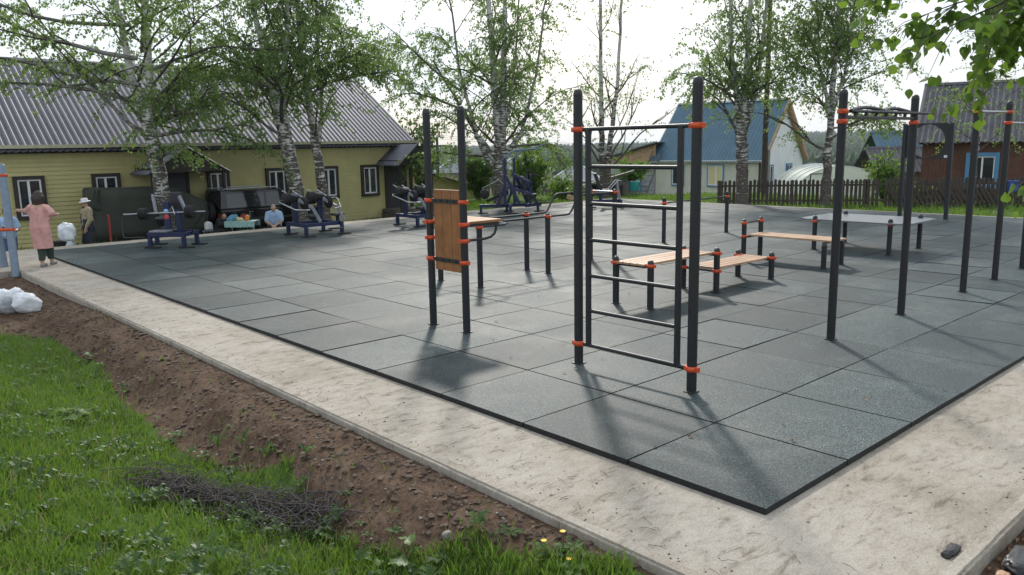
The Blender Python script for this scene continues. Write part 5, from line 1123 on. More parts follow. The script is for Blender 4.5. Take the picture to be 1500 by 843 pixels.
def car():
    t = thing('off_road_car', 'black boxy off-road car with a spare wheel on its tailgate, parked before the yellow house', 'car', (13.1, 27.9, -.80)); Q = Matrix.Translation((11.05, 27.08, -.80)); mb = MB(Q)
    L, W = 4.1, 1.62
    mb.prism([(0, .38), (.03, 1.0), (.0, 1.06), (2.95, 1.06), (4.0, .98), (4.1, .8), (4.1, .42), (3.7, .36), (.4, .36)], 0, W, 'XZ')
    mb.build('body', M['carpaint'], t, bevel=.045)
    mb = MB(Q); a, b = .05, .10; vs = []
    for y0, y1, x0, x1, z in ((.03, W-.03, .03, 3.05, 1.055), (.14, W-.14, .12, 2.35, 1.72)): vs += [(x0, y0, z), (x1, y0, z), (x1, y1, z), (x0, y1, z)]
    mb.add(vs, [(3, 2, 1, 0), (4, 5, 6, 7), (0, 1, 5, 4), (1, 2, 6, 5), (2, 3, 7, 6), (3, 0, 4, 7)]); mb.build('cabin', M['carpaint'], t, bevel=.05)
    fl = lambda x, z, o=.006: (x, lerp(.03, .14, (z-1.055)/.665)-o, z)
    for x0, x1, dx in ((.28, .98, .02), (1.06, 1.66, .0), (1.74, 2.36, .30)):
        vs = [fl(x0, 1.12), fl(x1+dx*1.6 if dx > .1 else x1, 1.12), fl(x1-.10 if dx > .1 else x1, 1.60), fl(x0+dx*.4 if dx < .1 else x0, 1.60)]; v2 = [(p[0], p[1]+.02, p[2]) for p in vs]
        MB(Q).add(vs+v2, [(0, 1, 2, 3), (7, 6, 5, 4), (0, 4, 5, 1), (1, 5, 6, 2), (2, 6, 7, 3), (3, 7, 4, 0)]).build('window', M['glass'], t)
    MB(Q).box((.066, W/2, 1.38), (.02, 1.1, .42), M=Matrix.Rotation(.13, 4, 'Y')).build('rear_window', M['glass'], t)
    MB(Q).box((2.66, W/2, 1.40), (.03, 1.2, .62), M=Matrix.Rotation(-.83, 4, 'Y')).build('windscreen', M['glass'], t)
    for y in (.18, W-.18): MB(Q).tube([(.2, y, 1.76), (2.2, y, 1.77)], .022, 8).build('roof_rail', M['steel'], t)
    MB(Q).box((2.0, -.012, .70), (3.9, .024, .09), ch=.008).build('side_trim', M['bracket'], t)
    for x in (1.02, 1.95): MB(Q).box((x+.1, -.012, .95), (.16, .03, .035), ch=.008).build('door_handle', M['chrome'], t)
    for x in (.78, 3.18):
        for y in (-.02, W-.2):
            k = MB(Q).lathe((x, y, .36), [(.20, 0), (.34, .01), (.36, .05), (.36, .18), (.34, .22), (.2, .23)], 26, axis='Y').build('wheel', M['rubber'], t); MB(Q).lathe((x, y-.012 if y < .5 else y+.2, .36), [(0, 0), (.2, 0), (.2, .03), (0, .035)], 20, axis='Y').build('rim', M['greysteel'], k)
    k = MB(Q).lathe((-.22, W*.42, .98), [(.2, 0), (.33, .01), (.35, .05), (.35, .17), (.33, .21)], 26, axis='X').build('spare_wheel', M['rubber'], t); MB(Q).lathe((-.235, W*.42, .98), [(0, 0), (.2, 0), (.2, .02), (.0, .02)], 20, axis='X').build('rim', M['greysteel'], k)
    for y in (.08, W-.14): MB(Q).box((-.012, y+.03, .82), (.03, .12, .22), ch=.01).build('tail_lamp', M['redlamp'], t); MB(Q).box((4.10, y+.03, .78), (.03, .2, .16), ch=.01).build('headlight', M['upvc'], t)
    MB(Q).box((-.05, W/2, .46), (.12, 1.5, .14), ch=.02).build('bumper', M['bracket'], t); MB(Q).box((4.14, W/2, .5), (.12, 1.5, .16), ch=.02).build('bumper', M['bracket'], t)
    MB(Q).box((2.35, -.09, 1.16), (.10, .16, .13), ch=.02).build('side_mirror', M['carpaint'], t)
car()

def crumple(name, c, d, mat_, seed, neck=True, tilt=0):
    bm = bmesh.new(); bmesh.ops.create_icosphere(bm, subdivisions=4, radius=1); o = V((seed*3.1, seed*1.7, 0)); Mx = Matrix.Rotation(tilt, 4, 'Y')
    for v in bm.verts:
        p = v.co.copy(); s_ = 1+.20*noise.noise(p*1.6+o)+.20*abs(noise.noise(p*3.2+o))-.16*abs(noise.noise(p*6.5+o))+.05*noise.noise(p*14+o)
        q = V((math.copysign(abs(p.x)**.62, p.x)*d[0]/2, math.copysign(abs(p.y)**.62, p.y)*d[1]/2, math.copysign(abs(p.z)**.75, p.z)*d[2]/2))*s_
        if neck and p.z > .55: f = 1-(p.z-.55)*1.1; q.x *= f; q.y *= f
        q = Mx @ q; q.z = max(q.z, -d[2]/2*.86); v.co = q+V(c)+V((0, 0, d[2]/2*.86))
    return MB().bm(bm, 0, True).build(name, M[mat_])
def gpt(x, y): return (x, y, gh(x, y)-.01)
wx, wy = 5.95, 25.75
tag(crumple('sack', gpt(wx-.05, wy), (.50, .44, .64), 'greybag', 1), 'grey full sack standing on the ground below the white one', 'sack', 'filled sacks by the man in overalls')
z_ = gh(wx, wy)
tag(crumple('sack', (wx+.02, wy+.10, z_+.54), (.46, .42, .58), 'bag', 2), 'white full sack lying on top of the grey one beside the man in overalls', 'sack', 'filled sacks by the man in overalls')
for i, (lat_, x, y, d, m, tl, lab) in enumerate(((0, 2.71, 14.75, (.40, .28, .32), 'bag', .5, 'bulging white plastic bag lying apart, nearest the concrete slab'), (0, 2.62, 15.3, (.38, .28, .36), 'bag', -.4, 'white plastic bag standing in the middle of the pile on the soil'), (0, 2.50, 15.0, (.30, .22, .32), 'greybag', .7, 'greyish crumpled bag wedged between the white bags'), (0, 2.36, 15.15, (.46, .3, .38), 'bag', -.6, 'big white bag cut off by the picture edge at the end of the pile'))):
    tag(crumple('plastic_bag', gpt(x, y), d, m, 5+i, True, tl), lab, 'bag', 'white bags dumped on the bare soil')
t = thing('red_jack', 'tall red upright jack standing beside the man in overalls', 'jack', gpt(7.15, 25.9)); b0 = V(gpt(7.15, 25.9))
MB().box(b0+V((0, 0, .62)), (.06, .07, 1.20), ch=.01).build('column', M['red'], t); MB().box(b0+V((0, 0, .16)), (.14, .16, .30), ch=.02).build('base', M['red'], t)
t = thing('shovel', 'long pale handled shovel leaning beside the red jack', 'shovel', gpt(7.5, 25.95)); b0 = V(gpt(7.55, 25.95))
MB().tube([b0+V((0, 0, .18)), b0+V((-.22, .15, 1.25))], .02, 8).build('handle', M['rawwood'], t); MB().prism([(-.1, 0), (.1, 0), (.11, .24), (-.11, .24)], -.01, .01, 'XZ').build('blade', M['greysteel'], t)
o_ = t.children[-1]; o_.location = V((.05, 0, .0))+V((b0.x, b0.y, b0.z))-V((0, 0, 0)); ORG['x'] = V()
o_.location = b0-ORG[t.name]+ORG[t.name]
t = thing('wheelbarrow', 'black tub wheelbarrow with long handles behind the woman in pink', 'wheelbarrow', gpt(5.35, 24.9)); b0 = V(gpt(5.3, 24.9))
MB(Matrix.Translation(b0)).add([(-.2, -.16, .32), (.24, -.16, .36), (.24, .16, .36), (-.2, .16, .32), (-.34, -.26, .68), (.38, -.26, .66), (.38, .26, .66), (-.34, .26, .68)], [(3, 2, 1, 0), (0, 1, 5, 4), (1, 2, 6, 5), (2, 3, 7, 6), (3, 0, 4, 7)]).build('tub', M['bracket'], t)
for s_ in (-1, 1): MB(Matrix.Translation(b0)).tube([(-.36, s_*.04, .2), (0, s_*.18, .33), (.45, s_*.24, .38), (.95, s_*.26, .26)], .017, 8).build('handle', M['bracket'], t)
MB(Matrix.Translation(b0)).lathe((-.36, -.04, .19), [(.1, 0), (.18, .01), (.19, .04), (.18, .07), (.1, .08)], 20, axis='Y').build('wheel', M['rubber'], t)
for s_ in (-1, 1): MB(Matrix.Translation(b0)).tube([(.3, s_*.2, .36), (.36, s_*.22, .0)], .016, 8).build('leg', M['bracket'], t)

# table with food, bench, stool
tx, ty = 11.35, 26.05; tz = gh(tx, ty)
t = thing('picnic_table', 'small table with a pale turquoise cloth and white crossed legs by the parked car', 'table', (tx, ty, tz)); ax = RGT
def Lp(u, w, z): return V((tx, ty, tz))+RGT*u+FWD*w+V((0, 0, z))
rz_ = math.atan2(RGT.y, RGT.x)
MB().box(Lp(0, 0, .71), (.98, .62, .03), rz=rz_, ch=.01).build('table_top', M['whitecloth'], t)
mb = MB()
for u0, u1, w in ((-.50, .50, -.316), (-.50, .50, .316)): 
    pts = [(u0+(u1-u0)*i/24, w+.016*math.sin(i*1.9), .73 if k == 0 else .54+.02*math.sin(i*2.3)) for k in (0, 1) for i in range(25)]
    mb.add([Lp(*p) for p in pts], [(i, i+1, 26+i, 25+i) for i in range(24)], 0, True)
mb.box(Lp(0, 0, .732), (1.02, .66, .008), rz=rz_); mb.build('cloth', M['turq'], t)
for u in (-.36, .36):
    for s_ in (-1, 1): MB().tube([Lp(u-.12*s_, .24*s_, .69), Lp(u+.12*s_, -.24*s_, .0)], .016, 8).build('leg', M['upvc'], t)
tag(MB(Matrix.Translation(Lp(-.25, -.26, 0))).lathe((0, 0, 0), [(.10, 0), (.115, .1), (.12, .34), (.125, .36), (.11, .36)], 18).build('bucket', M['greenplastic']), 'green plastic bucket under the left end of the table', 'bucket', 'green buckets under the table')
tag(MB(Matrix.Translation(Lp(.42, -.2, 0))).lathe((0, 0, 0), [(.08, 0), (.09, .1), (.10, .34), (.10, .36), (.09, .36)], 18).build('bucket', M['greenplastic']), 'narrower green bucket under the table beside the seated man', 'bucket', 'green buckets under the table')
tag(crumple('carrier_bag', Lp(-.33, 0, .738), (.38, .22, .20), 'bluebag', 21, True, -.4), 'light blue carrier bag lying on the table', 'bag')
tag(crumple('snack_packet', Lp(.18, 0, .738), (.14, .11, .19), 'orangebag', 22, True, .2), 'orange packet standing on the table in front of the bottle', 'packet')
tag(MB(Matrix.Translation(Lp(.24, .1, .738))).lathe((0, 0, 0), [(.04, 0), (.042, .01), (.042, .17), (.03, .2), (.015, .24), (.015, .29), (.002, .29)], 14).build('bottle', M['glass']), 'dark glass bottle behind the orange packet on the table', 'bottle')
tag(crumple('food_bag', Lp(-.05, -.08, .738), (.22, .18, .12), 'curtain', 23, False, .2), 'flat pale packet between the blue bag and the orange packet', 'packet')
t = thing('plank_bench', 'low plain plank bench under the seated man in light blue', 'bench', Lp(1.15, .1, 0)); MB().box(Lp(1.15, .1, .42), (1.1, .28, .045), rz=rz_, ch=.006).build('seat', M['rawwood'], t)
for u in (.7, 1.6): MB().box(Lp(u, .1, .2), (.06, .24, .40), rz=rz_).build('leg', M['rawwood'], t)
t = thing('folding_stool', 'small folding stool carrying a white bag left of the table', 'stool', Lp(-1.15, .0, 0)); MB().box(Lp(-1.15, 0, .42), (.36, .3, .03), rz=rz_, ch=.01).build('seat', M['greysteel'], t)
for s_ in (-1, 1):
    for k in (-1, 1): MB().tube([Lp(-1.15-.14*s_, .12*k, .41), Lp(-1.15+.14*s_, .12*k, 0)], .012, 6).build('leg', M['steel'], t)
tag(crumple('plastic_bag', Lp(-1.15, 0, .437), (.26, .22, .32), 'bag', 24), 'small white bag standing on the folding stool', 'bag')

# ------------------------------------------------------------------ people
_b = bmesh.new(); bmesh.ops.create_icosphere(_b, subdivisions=2, radius=1); ICO_V = np.array([v.co[:] for v in _b.verts]); ICO_F = np.array([[v.index for v in f.verts] for f in _b.faces]); _b.free()
def caps_mesh(caps, voxel, smooth=3, cut=None):
    vs, fs = [], []
    def sph(p, r): fs.append(ICO_F+len(ICO_V)*len(vs)); vs.append(ICO_V*r+np.array(p))
    for c in caps:
        p0, r0, p1, r1 = V(c[0]), c[1], V(c[2]), c[3]; n = max(2, int((p1-p0).length/(min(r0, r1)*.35))+1)
        n = min(n, 40)
        for i in range(n+1): f = i/n; sph(p0.lerp(p1, f), r0+(r1-r0)*f)
    me = bpy.data.meshes.new('tmp'); me.from_pydata(np.concatenate(vs).tolist(), [], np.concatenate(fs).tolist()); o = bpy.data.objects.new('tmp', me); C.objects.link(o)
    m = o.modifiers.new('r', 'REMESH'); m.mode = 'VOXEL'; m.voxel_size = voxel; s_ = o.modifiers.new('s', 'SMOOTH'); s_.iterations = smooth; s_.factor = .5
    dg = bpy.context.evaluated_depsgraph_get(); out = bpy.data.meshes.new_from_object(o.evaluated_get(dg)); bpy.data.objects.remove(o); bpy.data.meshes.remove(me)
    if cut:
        bm = bmesh.new(); bm.from_mesh(out)
        for pl, no in cut: bmesh.ops.bisect_plane(bm, geom=bm.verts[:]+bm.edges[:]+bm.faces[:], plane_co=pl, plane_no=no, clear_outer=True)
        bm.to_mesh(out); bm.free()
    out.polygons.foreach_set('use_smooth', np.ones(len(out.polygons), bool)); out.update(); return out
class Person:
    """pose in a local frame: +x is the person's left, +y the way they face, z up from the ground"""
    def __init__(s, label, loc, face, h): s.t = thing('person', label, 'person', loc); a = face-PI/2; s.M = Matrix.Translation(loc) @ Matrix.Rotation(a, 4, 'Z') @ Matrix.Scale(h, 4)
    def part(s, name, mat_, caps, voxel=.012, smooth=3, parent=None, cut=None, wob=0):
        k = s.M.to_scale().x; W = s.M; c2 = [(W @ V(a), r*k, W @ V(b), q*k) for a, r, b, q in caps]
        cu = [(W @ V(p), W.to_3x3() @ V(n)) for p, n in (cut or [])]
        me = caps_mesh(c2, voxel, smooth, cu)
        if wob:
            for v in me.vertices: q = noise.noise(V((v.co.x*11, v.co.y*11, v.co.z*3.2)))*wob; v.co += v.normal*q
        me.name = name; return link(name, me, M[mat_], parent or s.t)
    def hand(s, w, d, up, side):
        """palm and five bent fingers from wrist w along d; up = back of the hand; returns capsules"""
        d = V(d).normalized(); up = V(up).normalized(); x = d.cross(up).normalized()*side; w = V(w); c = [(w, .0145, w+d*.018, .0165)]
        for k in (-1.2, -.4, .4, 1.2): c.append((w+d*.015+x*.007*k, .0085, w+d*.052+x*.0105*k, .0078))
        for k, L in zip((-1.5, -.5, .5, 1.5), (.036, .044, .047, .041)): a = w+d*.052+x*.0085*k; b = a+d*L*.55-up*.004; e = b+d*L*.4-up*.016; c += [(a, .0052, b, .0048), (b, .0048, e, .004)]
        a = w+d*.014+x*.012; b = a+x*.018+d*.022-up*.005; c += [(a, .0075, b, .0058), (b, .0058, b+d*.020+x*.004-up*.006, .0045)]
        return c
    def head(s, c, yaw=0, tilt=0):
        """skull, jaw, nose, ears, lips, brow; c = skull centre"""
        R3 = Matrix.Rotation(yaw, 3, 'Z') @ Matrix.Rotation(tilt, 3, 'X'); f = lambda x, y, z: V(c)+R3 @ V((x, y, z))
        return [(f(0, -.012, .008), .050, f(0, .012, .006), .047), (f(0, .018, -.030), .036, f(0, .030, -.044), .022), (f(0, .055, .0), .006, f(0, .066, -.018), .0085), (f(-.047, -.004, -.005), .009, f(-.05, -.008, -.022), .006), (f(.047, -.004, -.005), .009, f(.05, -.008, -.022), .006),
                (f(-.012, .051, -.036), .0055, f(.012, .051, -.036), .0055), (f(-.02, .050, .012), .007, f(.02, .050, .012), .007), (f(-.02, .048, .0), .007, f(-.021, .048, .0), .007), (f(.02, .048, .0), .007, f(.021, .048, .0), .007)], f
def eyes(p, f):
    for s_ in (-1, 1):
        mb = MB(); c = p.M @ f(s_*.02, .0545, .0); bm = bmesh.new(); bmesh.ops.create_icosphere(bm, subdivisions=2, radius=.008, matrix=Matrix.Translation(c)); mb.bm(bm, 0, True); mb.build('eye', M['carpaint'], p.t)

# woman in pink walking away, arms held out
fz = SZ
p = Person('woman seen from behind in a long loose pink knit dress, one arm held out', (3.90, 18.95, fz), math.atan2(FWD.y, FWD.x)+.12, 1.60)
hc, hf = p.head((.0, .06, .905), .1, -.25)
LW, RW = (-.30, .12, .735), (.165, .085, .675)
body = hc+[((0, .035, .80), .032, (0, .055, .865), .032), ((-.06, .0, .76), .06, (.06, .0, .76), .06), ((-.04, .0, .74), .066, (-.04, 0, .58), .055), ((.04, .0, .74), .066, (.04, 0, .58), .055), ((-.045, 0, .56), .064, (-.04, -.01, .50), .065), ((.045, 0, .56), .064, (.04, -.01, .50), .065),
    ((-.045, -.01, .49), .06, (-.030, .03, .28), .042), ((-.030, .03, .28), .038, (-.018, -.03, .05), .024), ((.045, -.01, .49), .06, (.032, .10, .28), .042), ((.032, .10, .28), .038, (.022, .16, .05), .024),
    ((-.018, -.035, .03), .024, (-.020, .06, .014), .016), ((.022, .155, .035), .024, (.026, .26, .018), .016),
    ((-.09, .0, .765), .040, (-.18, .05, .735), .031), ((-.18, .05, .735), .029, LW, .019), ((.09, .0, .765), .040, (.17, -.03, .69), .030), ((.17, -.03, .69), .028, RW, .019)]
body += p.hand(LW, (-.6, .75, .25), (0, -.3, 1), -1)+p.hand(RW, (.1, 1, .1), (.5, 0, 1), 1)
bd = p.part('body', 'skin', body, .0065, 2)
p.part('hair', 'hair', [((0, .045, .932), .064, (0, .03, .895), .069), ((-.035, .02, .90), .048, (-.038, .01, .815), .034), ((.035, .02, .90), .048, (.038, .01, .815), .034), ((0, .01, .88), .055, (0, .0, .81), .040)], .009, 1, wob=.008)
dress = [((-.066, .005, .77), .052, (.066, .005, .77), .052), ((-.04, .0, .74), .070, (-.042, -.014, .52), .080), ((.04, .0, .74), .070, (.042, -.014, .52), .080), ((-.044, -.014, .52), .080, (-.048, .005, .26), .072), ((.044, -.014, .52), .080, (.048, .02, .26), .072), ((0, .0, .7), .075, (0, .01, .26), .082),
         ((-.09, .0, .77), .050, (-.165, .045, .735), .042), ((.09, .0, .77), .050, (.165, -.02, .70), .043), ((-.11, .02, .74), .04, (-.08, 0, .64), .045), ((.12, 0, .72), .04, (.09, 0, .62), .045)]
p.part('dress', 'pink', dress, .013, 3, cut=[((0, 0, .245), (0, 0.05, -1))], wob=.020)
p.part('trousers', 'greentrouser', [((-.045, -.01, .45), .061, (-.030, .03, .28), .060), ((-.030, .03, .28), .060, (-.018, -.025, .09), .040), ((.045, -.01, .45), .061, (.032, .10, .28), .060), ((.032, .10, .28), .060, (.022, .15, .09), .040)], .011, 2, cut=[((0, 0, .085), (0, 0, -1))], wob=.007)
p.part('shoe', 'shoe', [((-.018, -.04, .022), .027, (-.020, .075, .016), .021)], .008, 2); p.part('shoe', 'shoe', [((.022, .15, .026), .027, (.026, .265, .018), .021)], .008, 2)

# man in overalls and hat
mx, my = 6.62, 26.05; mz = gh(mx, my)
p = Person('man in dark bib overalls, tan shirt and white bucket hat looking to his right', (mx, my, mz), math.atan2(-FWD.y, -FWD.x)-.95, 1.76)
hc, hf = p.head((.0, .02, .925), .2, -.15)
body = hc+[((0, .0, .82), .034, (0, .015, .885), .034), ((-.075, .0, .79), .062, (.075, .0, .79), .062), ((-.05, .01, .76), .085, (-.045, .02, .60), .078), ((.05, .01, .76), .085, (.045, .02, .60), .078), ((-.05, .01, .58), .082, (-.048, 0, .52), .082), ((.05, .01, .58), .082, (.048, 0, .52), .082),
    ((-.055, 0, .5), .066, (-.07, .02, .27), .045), ((-.07, .02, .27), .042, (-.075, -.01, .05), .026), ((.055, 0, .5), .066, (.085, .06, .27), .045), ((.085, .06, .27), .042, (.09, .03, .05), .026), ((-.075, -.01, .03), .026, (-.085, .09, .015), .018), ((.09, .03, .03), .026, (.1, .12, .015), .018),
    ((.12, 0, .79), .046, (.165, -.02, .64), .036), ((.165, -.02, .64), .034, (.14, .07, .53), .021), ((-.12, 0, .79), .046, (-.155, -.02, .64), .036), ((-.155, -.02, .64), .034, (-.13, .06, .50), .021)]
body += p.hand((.14, .07, .53), (-.3, .45, -.8), (.8, .4, .1), 1)+p.hand((-.13, .06, .50), (0, .3, -.9), (-1, 0, 0), -1)
p.part('body', 'skin', body, .0075, 2); eyes(p, hf)
p.part('shirt', 'tan', [((-.085, .0, .79), .068, (.085, .0, .79), .068), ((-.05, .01, .76), .092, (-.045, .02, .58), .086), ((.05, .01, .76), .092, (.045, .02, .58), .086), ((.12, 0, .79), .054, (.165, -.02, .64), .045), ((.165, -.02, .64), .043, (.145, .05, .55), .03), ((-.12, 0, .79), .054, (-.155, -.02, .64), .045), ((-.155, -.02, .64), .043, (-.135, .045, .53), .03)], .012, 2, wob=.010)
k = p.part('overalls', 'overall', [((-.05, .012, .62), .093, (-.052, .0, .50), .094), ((.05, .012, .62), .093, (.052, .0, .50), .094), ((0, .03, .70), .075, (0, .03, .6), .088), ((-.055, 0, .5), .078, (-.07, .02, .27), .062), ((-.07, .02, .27), .06, (-.075, -.01, .05), .045), ((.055, 0, .5), .078, (.085, .06, .27), .062), ((.085, .06, .27), .06, (.09, .03, .05), .045)], .012, 2, cut=[((0, 0, .04), (0, 0, -1))], wob=.012)
for s_ in (-1, 1): p.part('strap', 'overall', [((s_*.05, .09, .72), .012, (s_*.055, .06, .835), .012), ((s_*.055, .06, .835), .012, (s_*.05, -.03, .85), .012), ((s_*.05, -.03, .85), .012, (s_*.04, -.085, .7), .012)], .008, 1, parent=k)
hm = MB(p.M @ Matrix.Translation((0, .02, .945)) @ Matrix.Rotation(-.12, 4, 'X')); hm.lathe((0, 0, 0), [(.092, -.012), (.088, -.004), (.056, .004), (.054, .03), (.046, .048), (.01, .053)], 22); hm.build('bucket_hat', M['whitecloth'], p.t)
for s_, y in ((-1, -.01), (1, .03)): p.part('shoe', 'shoe', [((s_*.082, y-.01, .024), .030, (s_*.092, y+.10, .018), .022)], .009, 2)

# seated man in light blue shirt
q0 = Lp(1.05, .12, 0)
p = Person('grey haired man in a light blue T-shirt sitting on the plank bench, hands on knees', (q0.x, q0.y, gh(q0.x, q0.y)), math.atan2(-FWD.y, -FWD.x)+.25, 1.62); hz_ = .02
hc, hf = p.head((.0, .10, .675+hz_), -.1, -.3)
body = hc+[((0, .06, .58+hz_), .034, (0, .085, .635+hz_), .034), ((-.075, .05, .55+hz_), .06, (.075, .05, .55+hz_), .06), ((-.05, .04, .53+hz_), .088, (-.045, .0, .36), .085), ((.05, .04, .53+hz_), .088, (.045, .0, .36), .085), ((-.05, .0, .31), .078, (.05, .0, .31), .078),
    ((-.06, .02, .30), .064, (-.10, .24, .285), .046), ((-.10, .24, .285), .043, (-.10, .22, .05), .026), ((.06, .02, .30), .064, (.11, .24, .285), .046), ((.11, .24, .285), .043, (.12, .26, .05), .026), ((-.10, .21, .03), .026, (-.105, .32, .016), .018), ((.12, .25, .03), .026, (.13, .36, .016), .018),
    ((.12, .05, .555+hz_), .044, (.15, .11, .42), .035), ((.15, .11, .42), .032, (.05, .23, .355), .020), ((-.12, .05, .555+hz_), .044, (-.15, .11, .42), .035), ((-.15, .11, .42), .032, (-.04, .23, .355), .020)]
body += p.hand((.05, .23, .355), (-.6, .6, -.3), (.3, .3, 1), 1)+p.hand((-.04, .23, .355), (.6, .6, -.3), (-.3, .3, 1), -1)
p.part('body', 'skin', body, .008, 2); eyes(p, hf)
p.part('shirt', 'bluecloth', [((-.085, .05, .55+hz_), .068, (.085, .05, .55+hz_), .068), ((-.05, .04, .53+hz_), .096, (-.05, .0, .34), .096), ((.05, .04, .53+hz_), .096, (.05, .0, .34), .096), ((.12, .05, .555+hz_), .056, (.148, .10, .45), .050), ((-.12, .05, .555+hz_), .056, (-.148, .10, .45), .050)], .012, 2, wob=.010)
p.part('trousers', 'darkcloth', [((-.05, .0, .31), .088, (.05, .0, .31), .088), ((-.06, .02, .30), .075, (-.10, .24, .285), .060), ((-.10, .24, .285), .058, (-.10, .22, .06), .042), ((.06, .02, .30), .075, (.11, .24, .285), .060), ((.11, .24, .285), .058, (.12, .26, .06), .042)], .013, 2, wob=.008)
p.part('hair', 'greyhair', [((0, .085, .70+hz_), .050, (0, .075, .69+hz_), .053)], .010, 1)
for s_, y in ((-1, .21), (1, .25)): p.part('shoe', 'shoe', [((s_*.11, y-.01, .024), .03, (s_*.115, y+.10, .018), .022)], .009, 2)

# dark dressed person bending at the table's left end
q0 = Lp(-.78, .05, 0)
p = Person('person in black clothes with brown hair sitting hunched at the left end of the table', (q0.x, q0.y, gh(q0.x, q0.y)), math.atan2(RGT.y, RGT.x)-.5, 1.5)
hc, hf = p.head((.0, .15, .60), 0, -.4)
body = hc+[((0, .10, .53), .032, (0, .13, .57), .032), ((-.06, .08, .50), .058, (.06, .08, .50), .058), ((-.045, .07, .48), .082, (-.045, .0, .32), .08), ((.045, .07, .48), .082, (.045, .0, .32), .08), ((-.05, 0, .28), .08, (.05, 0, .28), .08),
    ((-.06, .02, .27), .06, (-.09, .22, .27), .045), ((-.09, .22, .27), .042, (-.09, .20, .05), .026), ((.06, .02, .27), .06, (.09, .22, .27), .045), ((.09, .22, .27), .042, (.09, .20, .05), .026), ((-.09, .2, .03), .025, (-.09, .3, .016), .018), ((.09, .2, .03), .025, (.09, .3, .016), .018),
    ((.10, .08, .50), .042, (.13, .18, .42), .033), ((.13, .18, .42), .03, (.06, .30, .46), .019), ((-.10, .08, .50), .042, (-.13, .18, .42), .033), ((-.13, .18, .42), .03, (-.05, .28, .44), .019)]
body += p.hand((.06, .30, .46), (-.2, 1, 0), (0, 0, 1), 1)+p.hand((-.05, .28, .44), (.2, 1, 0), (0, 0, 1), -1)
p.part('body', 'skin', body, .008, 2); eyes(p, hf)
p.part('clothes', 'darkcloth', [((-.07, .08, .50), .066, (.07, .08, .50), .066), ((-.05, .07, .48), .09, (-.05, .0, .30), .09), ((.05, .07, .48), .09, (.05, .0, .30), .09), ((-.05, 0, .28), .09, (.05, 0, .28), .09), ((-.06, .02, .27), .072, (-.09, .22, .27), .058), ((-.09, .22, .27), .056, (-.09, .20, .06), .045), ((.06, .02, .27), .072, (.09, .22, .27), .058), ((.09, .22, .27), .056, (.09, .20, .06), .045), ((.10, .08, .50), .052, (.13, .18, .42), .044), ((-.10, .08, .50), .052, (-.13, .18, .42), .044), ((.13, .18, .42), .04, (.08, .27, .45), .03), ((-.13, .18, .42), .04, (-.07, .25, .435), .03)], .013, 2, wob=.01)
p.part('hair', 'hair', [((0, .13, .625), .053, (0, .115, .60), .055), ((0, .10, .59), .05, (0, .09, .54), .04)], .010, 1)
t = thing('upturned_crate', 'low dark seat under the person in black', 'crate', Lp(-.80, .05, 0)); MB().box(Lp(-.80, .05, .17), (.32, .32, .33), rz=rz_, ch=.02).build('box', M['darkwood'], t); MB().box(Lp(-.80, .05, .345), (.34, .34, .02), rz=rz_).build('lid', M['greywood'], t)
tag(crumple('jacket', Lp(-.1, .52, .66), (.26, .14, .26), 'red', 33, True, .5), 'bright red jacket hung on the chair behind the table', 'jacket')
t = thing('camp_chair', 'dark camping chair behind the table carrying the red jacket', 'chair', Lp(-.1, .60, 0)); MB().box(Lp(-.1, .60, .42), (.45, .42, .04), rz=rz_, ch=.01).build('seat', M['darkcloth'], t); MB().box(Lp(-.1, .80, .70), (.45, .03, .42), rz=rz_, ch=.01).build('backrest', M['darkcloth'], t)
for s_ in (-1, 1):
    for w in (.42, .80): MB().tube([Lp(-.1+.2*s_, w, 0), Lp(-.1+.2*s_, w, .42 if w < .6 else .9)], .013, 6).build('leg', M['steel'], t)

# person behind the swing frame
q0 = at(-14.0, 22.2, 0)
p = Person('person in a light blue T-shirt and jeans standing half hidden behind the swing frame', (q0.x, q0.y, gh(q0.x, q0.y)), math.atan2(-FWD.y, -FWD.x)+.7, 1.62)
hc, hf = p.head((.0, .03, .925), -.2, -.1)
body = hc+[((0, .0, .82), .033, (0, .015, .885), .033), ((-.07, .0, .79), .06, (.07, .0, .79), .06), ((-.045, .01, .76), .08, (-.045, .01, .58), .075), ((.045, .01, .76), .08, (.045, .01, .58), .075), ((-.05, .0, .55), .078, (.05, .0, .55), .078),
    ((-.055, 0, .5), .064, (-.06, .02, .27), .044), ((-.06, .02, .27), .041, (-.065, -.01, .05), .026), ((.055, 0, .5), .064, (.06, .03, .27), .044), ((.06, .03, .27), .041, (.065, 0, .05), .026), ((-.065, -.01, .03), .025, (-.07, .09, .015), .018), ((.065, 0, .03), .025, (.07, .1, .015), .018),
    ((.115, 0, .79), .044, (.15, .03, .64), .034), ((.15, .03, .64), .032, (.09, .14, .68), .02), ((-.115, 0, .79), .044, (-.15, .03, .64), .034), ((-.15, .03, .64), .032, (-.10, .15, .62), .02)]
body += p.hand((.09, .14, .68), (-.3, .8, .4), (0, -.4, 1), 1)+p.hand((-.10, .15, .62), (.3, .8, .2), (0, 0, 1), -1)
p.part('body', 'skin', body, .008, 2); eyes(p, hf)
p.part('shirt', 'bluecloth', [((-.08, .0, .79), .066, (.08, .0, .79), .066), ((-.045, .01, .76), .088, (-.05, .01, .54), .088), ((.045, .01, .76), .088, (.05, .01, .54), .088), ((.115, 0, .79), .052, (.148, .03, .67), .046), ((-.115, 0, .79), .052, (-.148, .03, .67), .046)], .012, 2, wob=.01)
p.part('jeans', 'jeans', [((-.05, .0, .54), .084, (.05, .0, .54), .084), ((-.055, 0, .5), .075, (-.06, .02, .27), .056), ((-.06, .02, .27), .055, (-.065, -.01, .06), .044), ((.055, 0, .5), .075, (.06, .03, .27), .056), ((.06, .03, .27), .055, (.065, 0, .06), .044)], .013, 2, wob=.008)
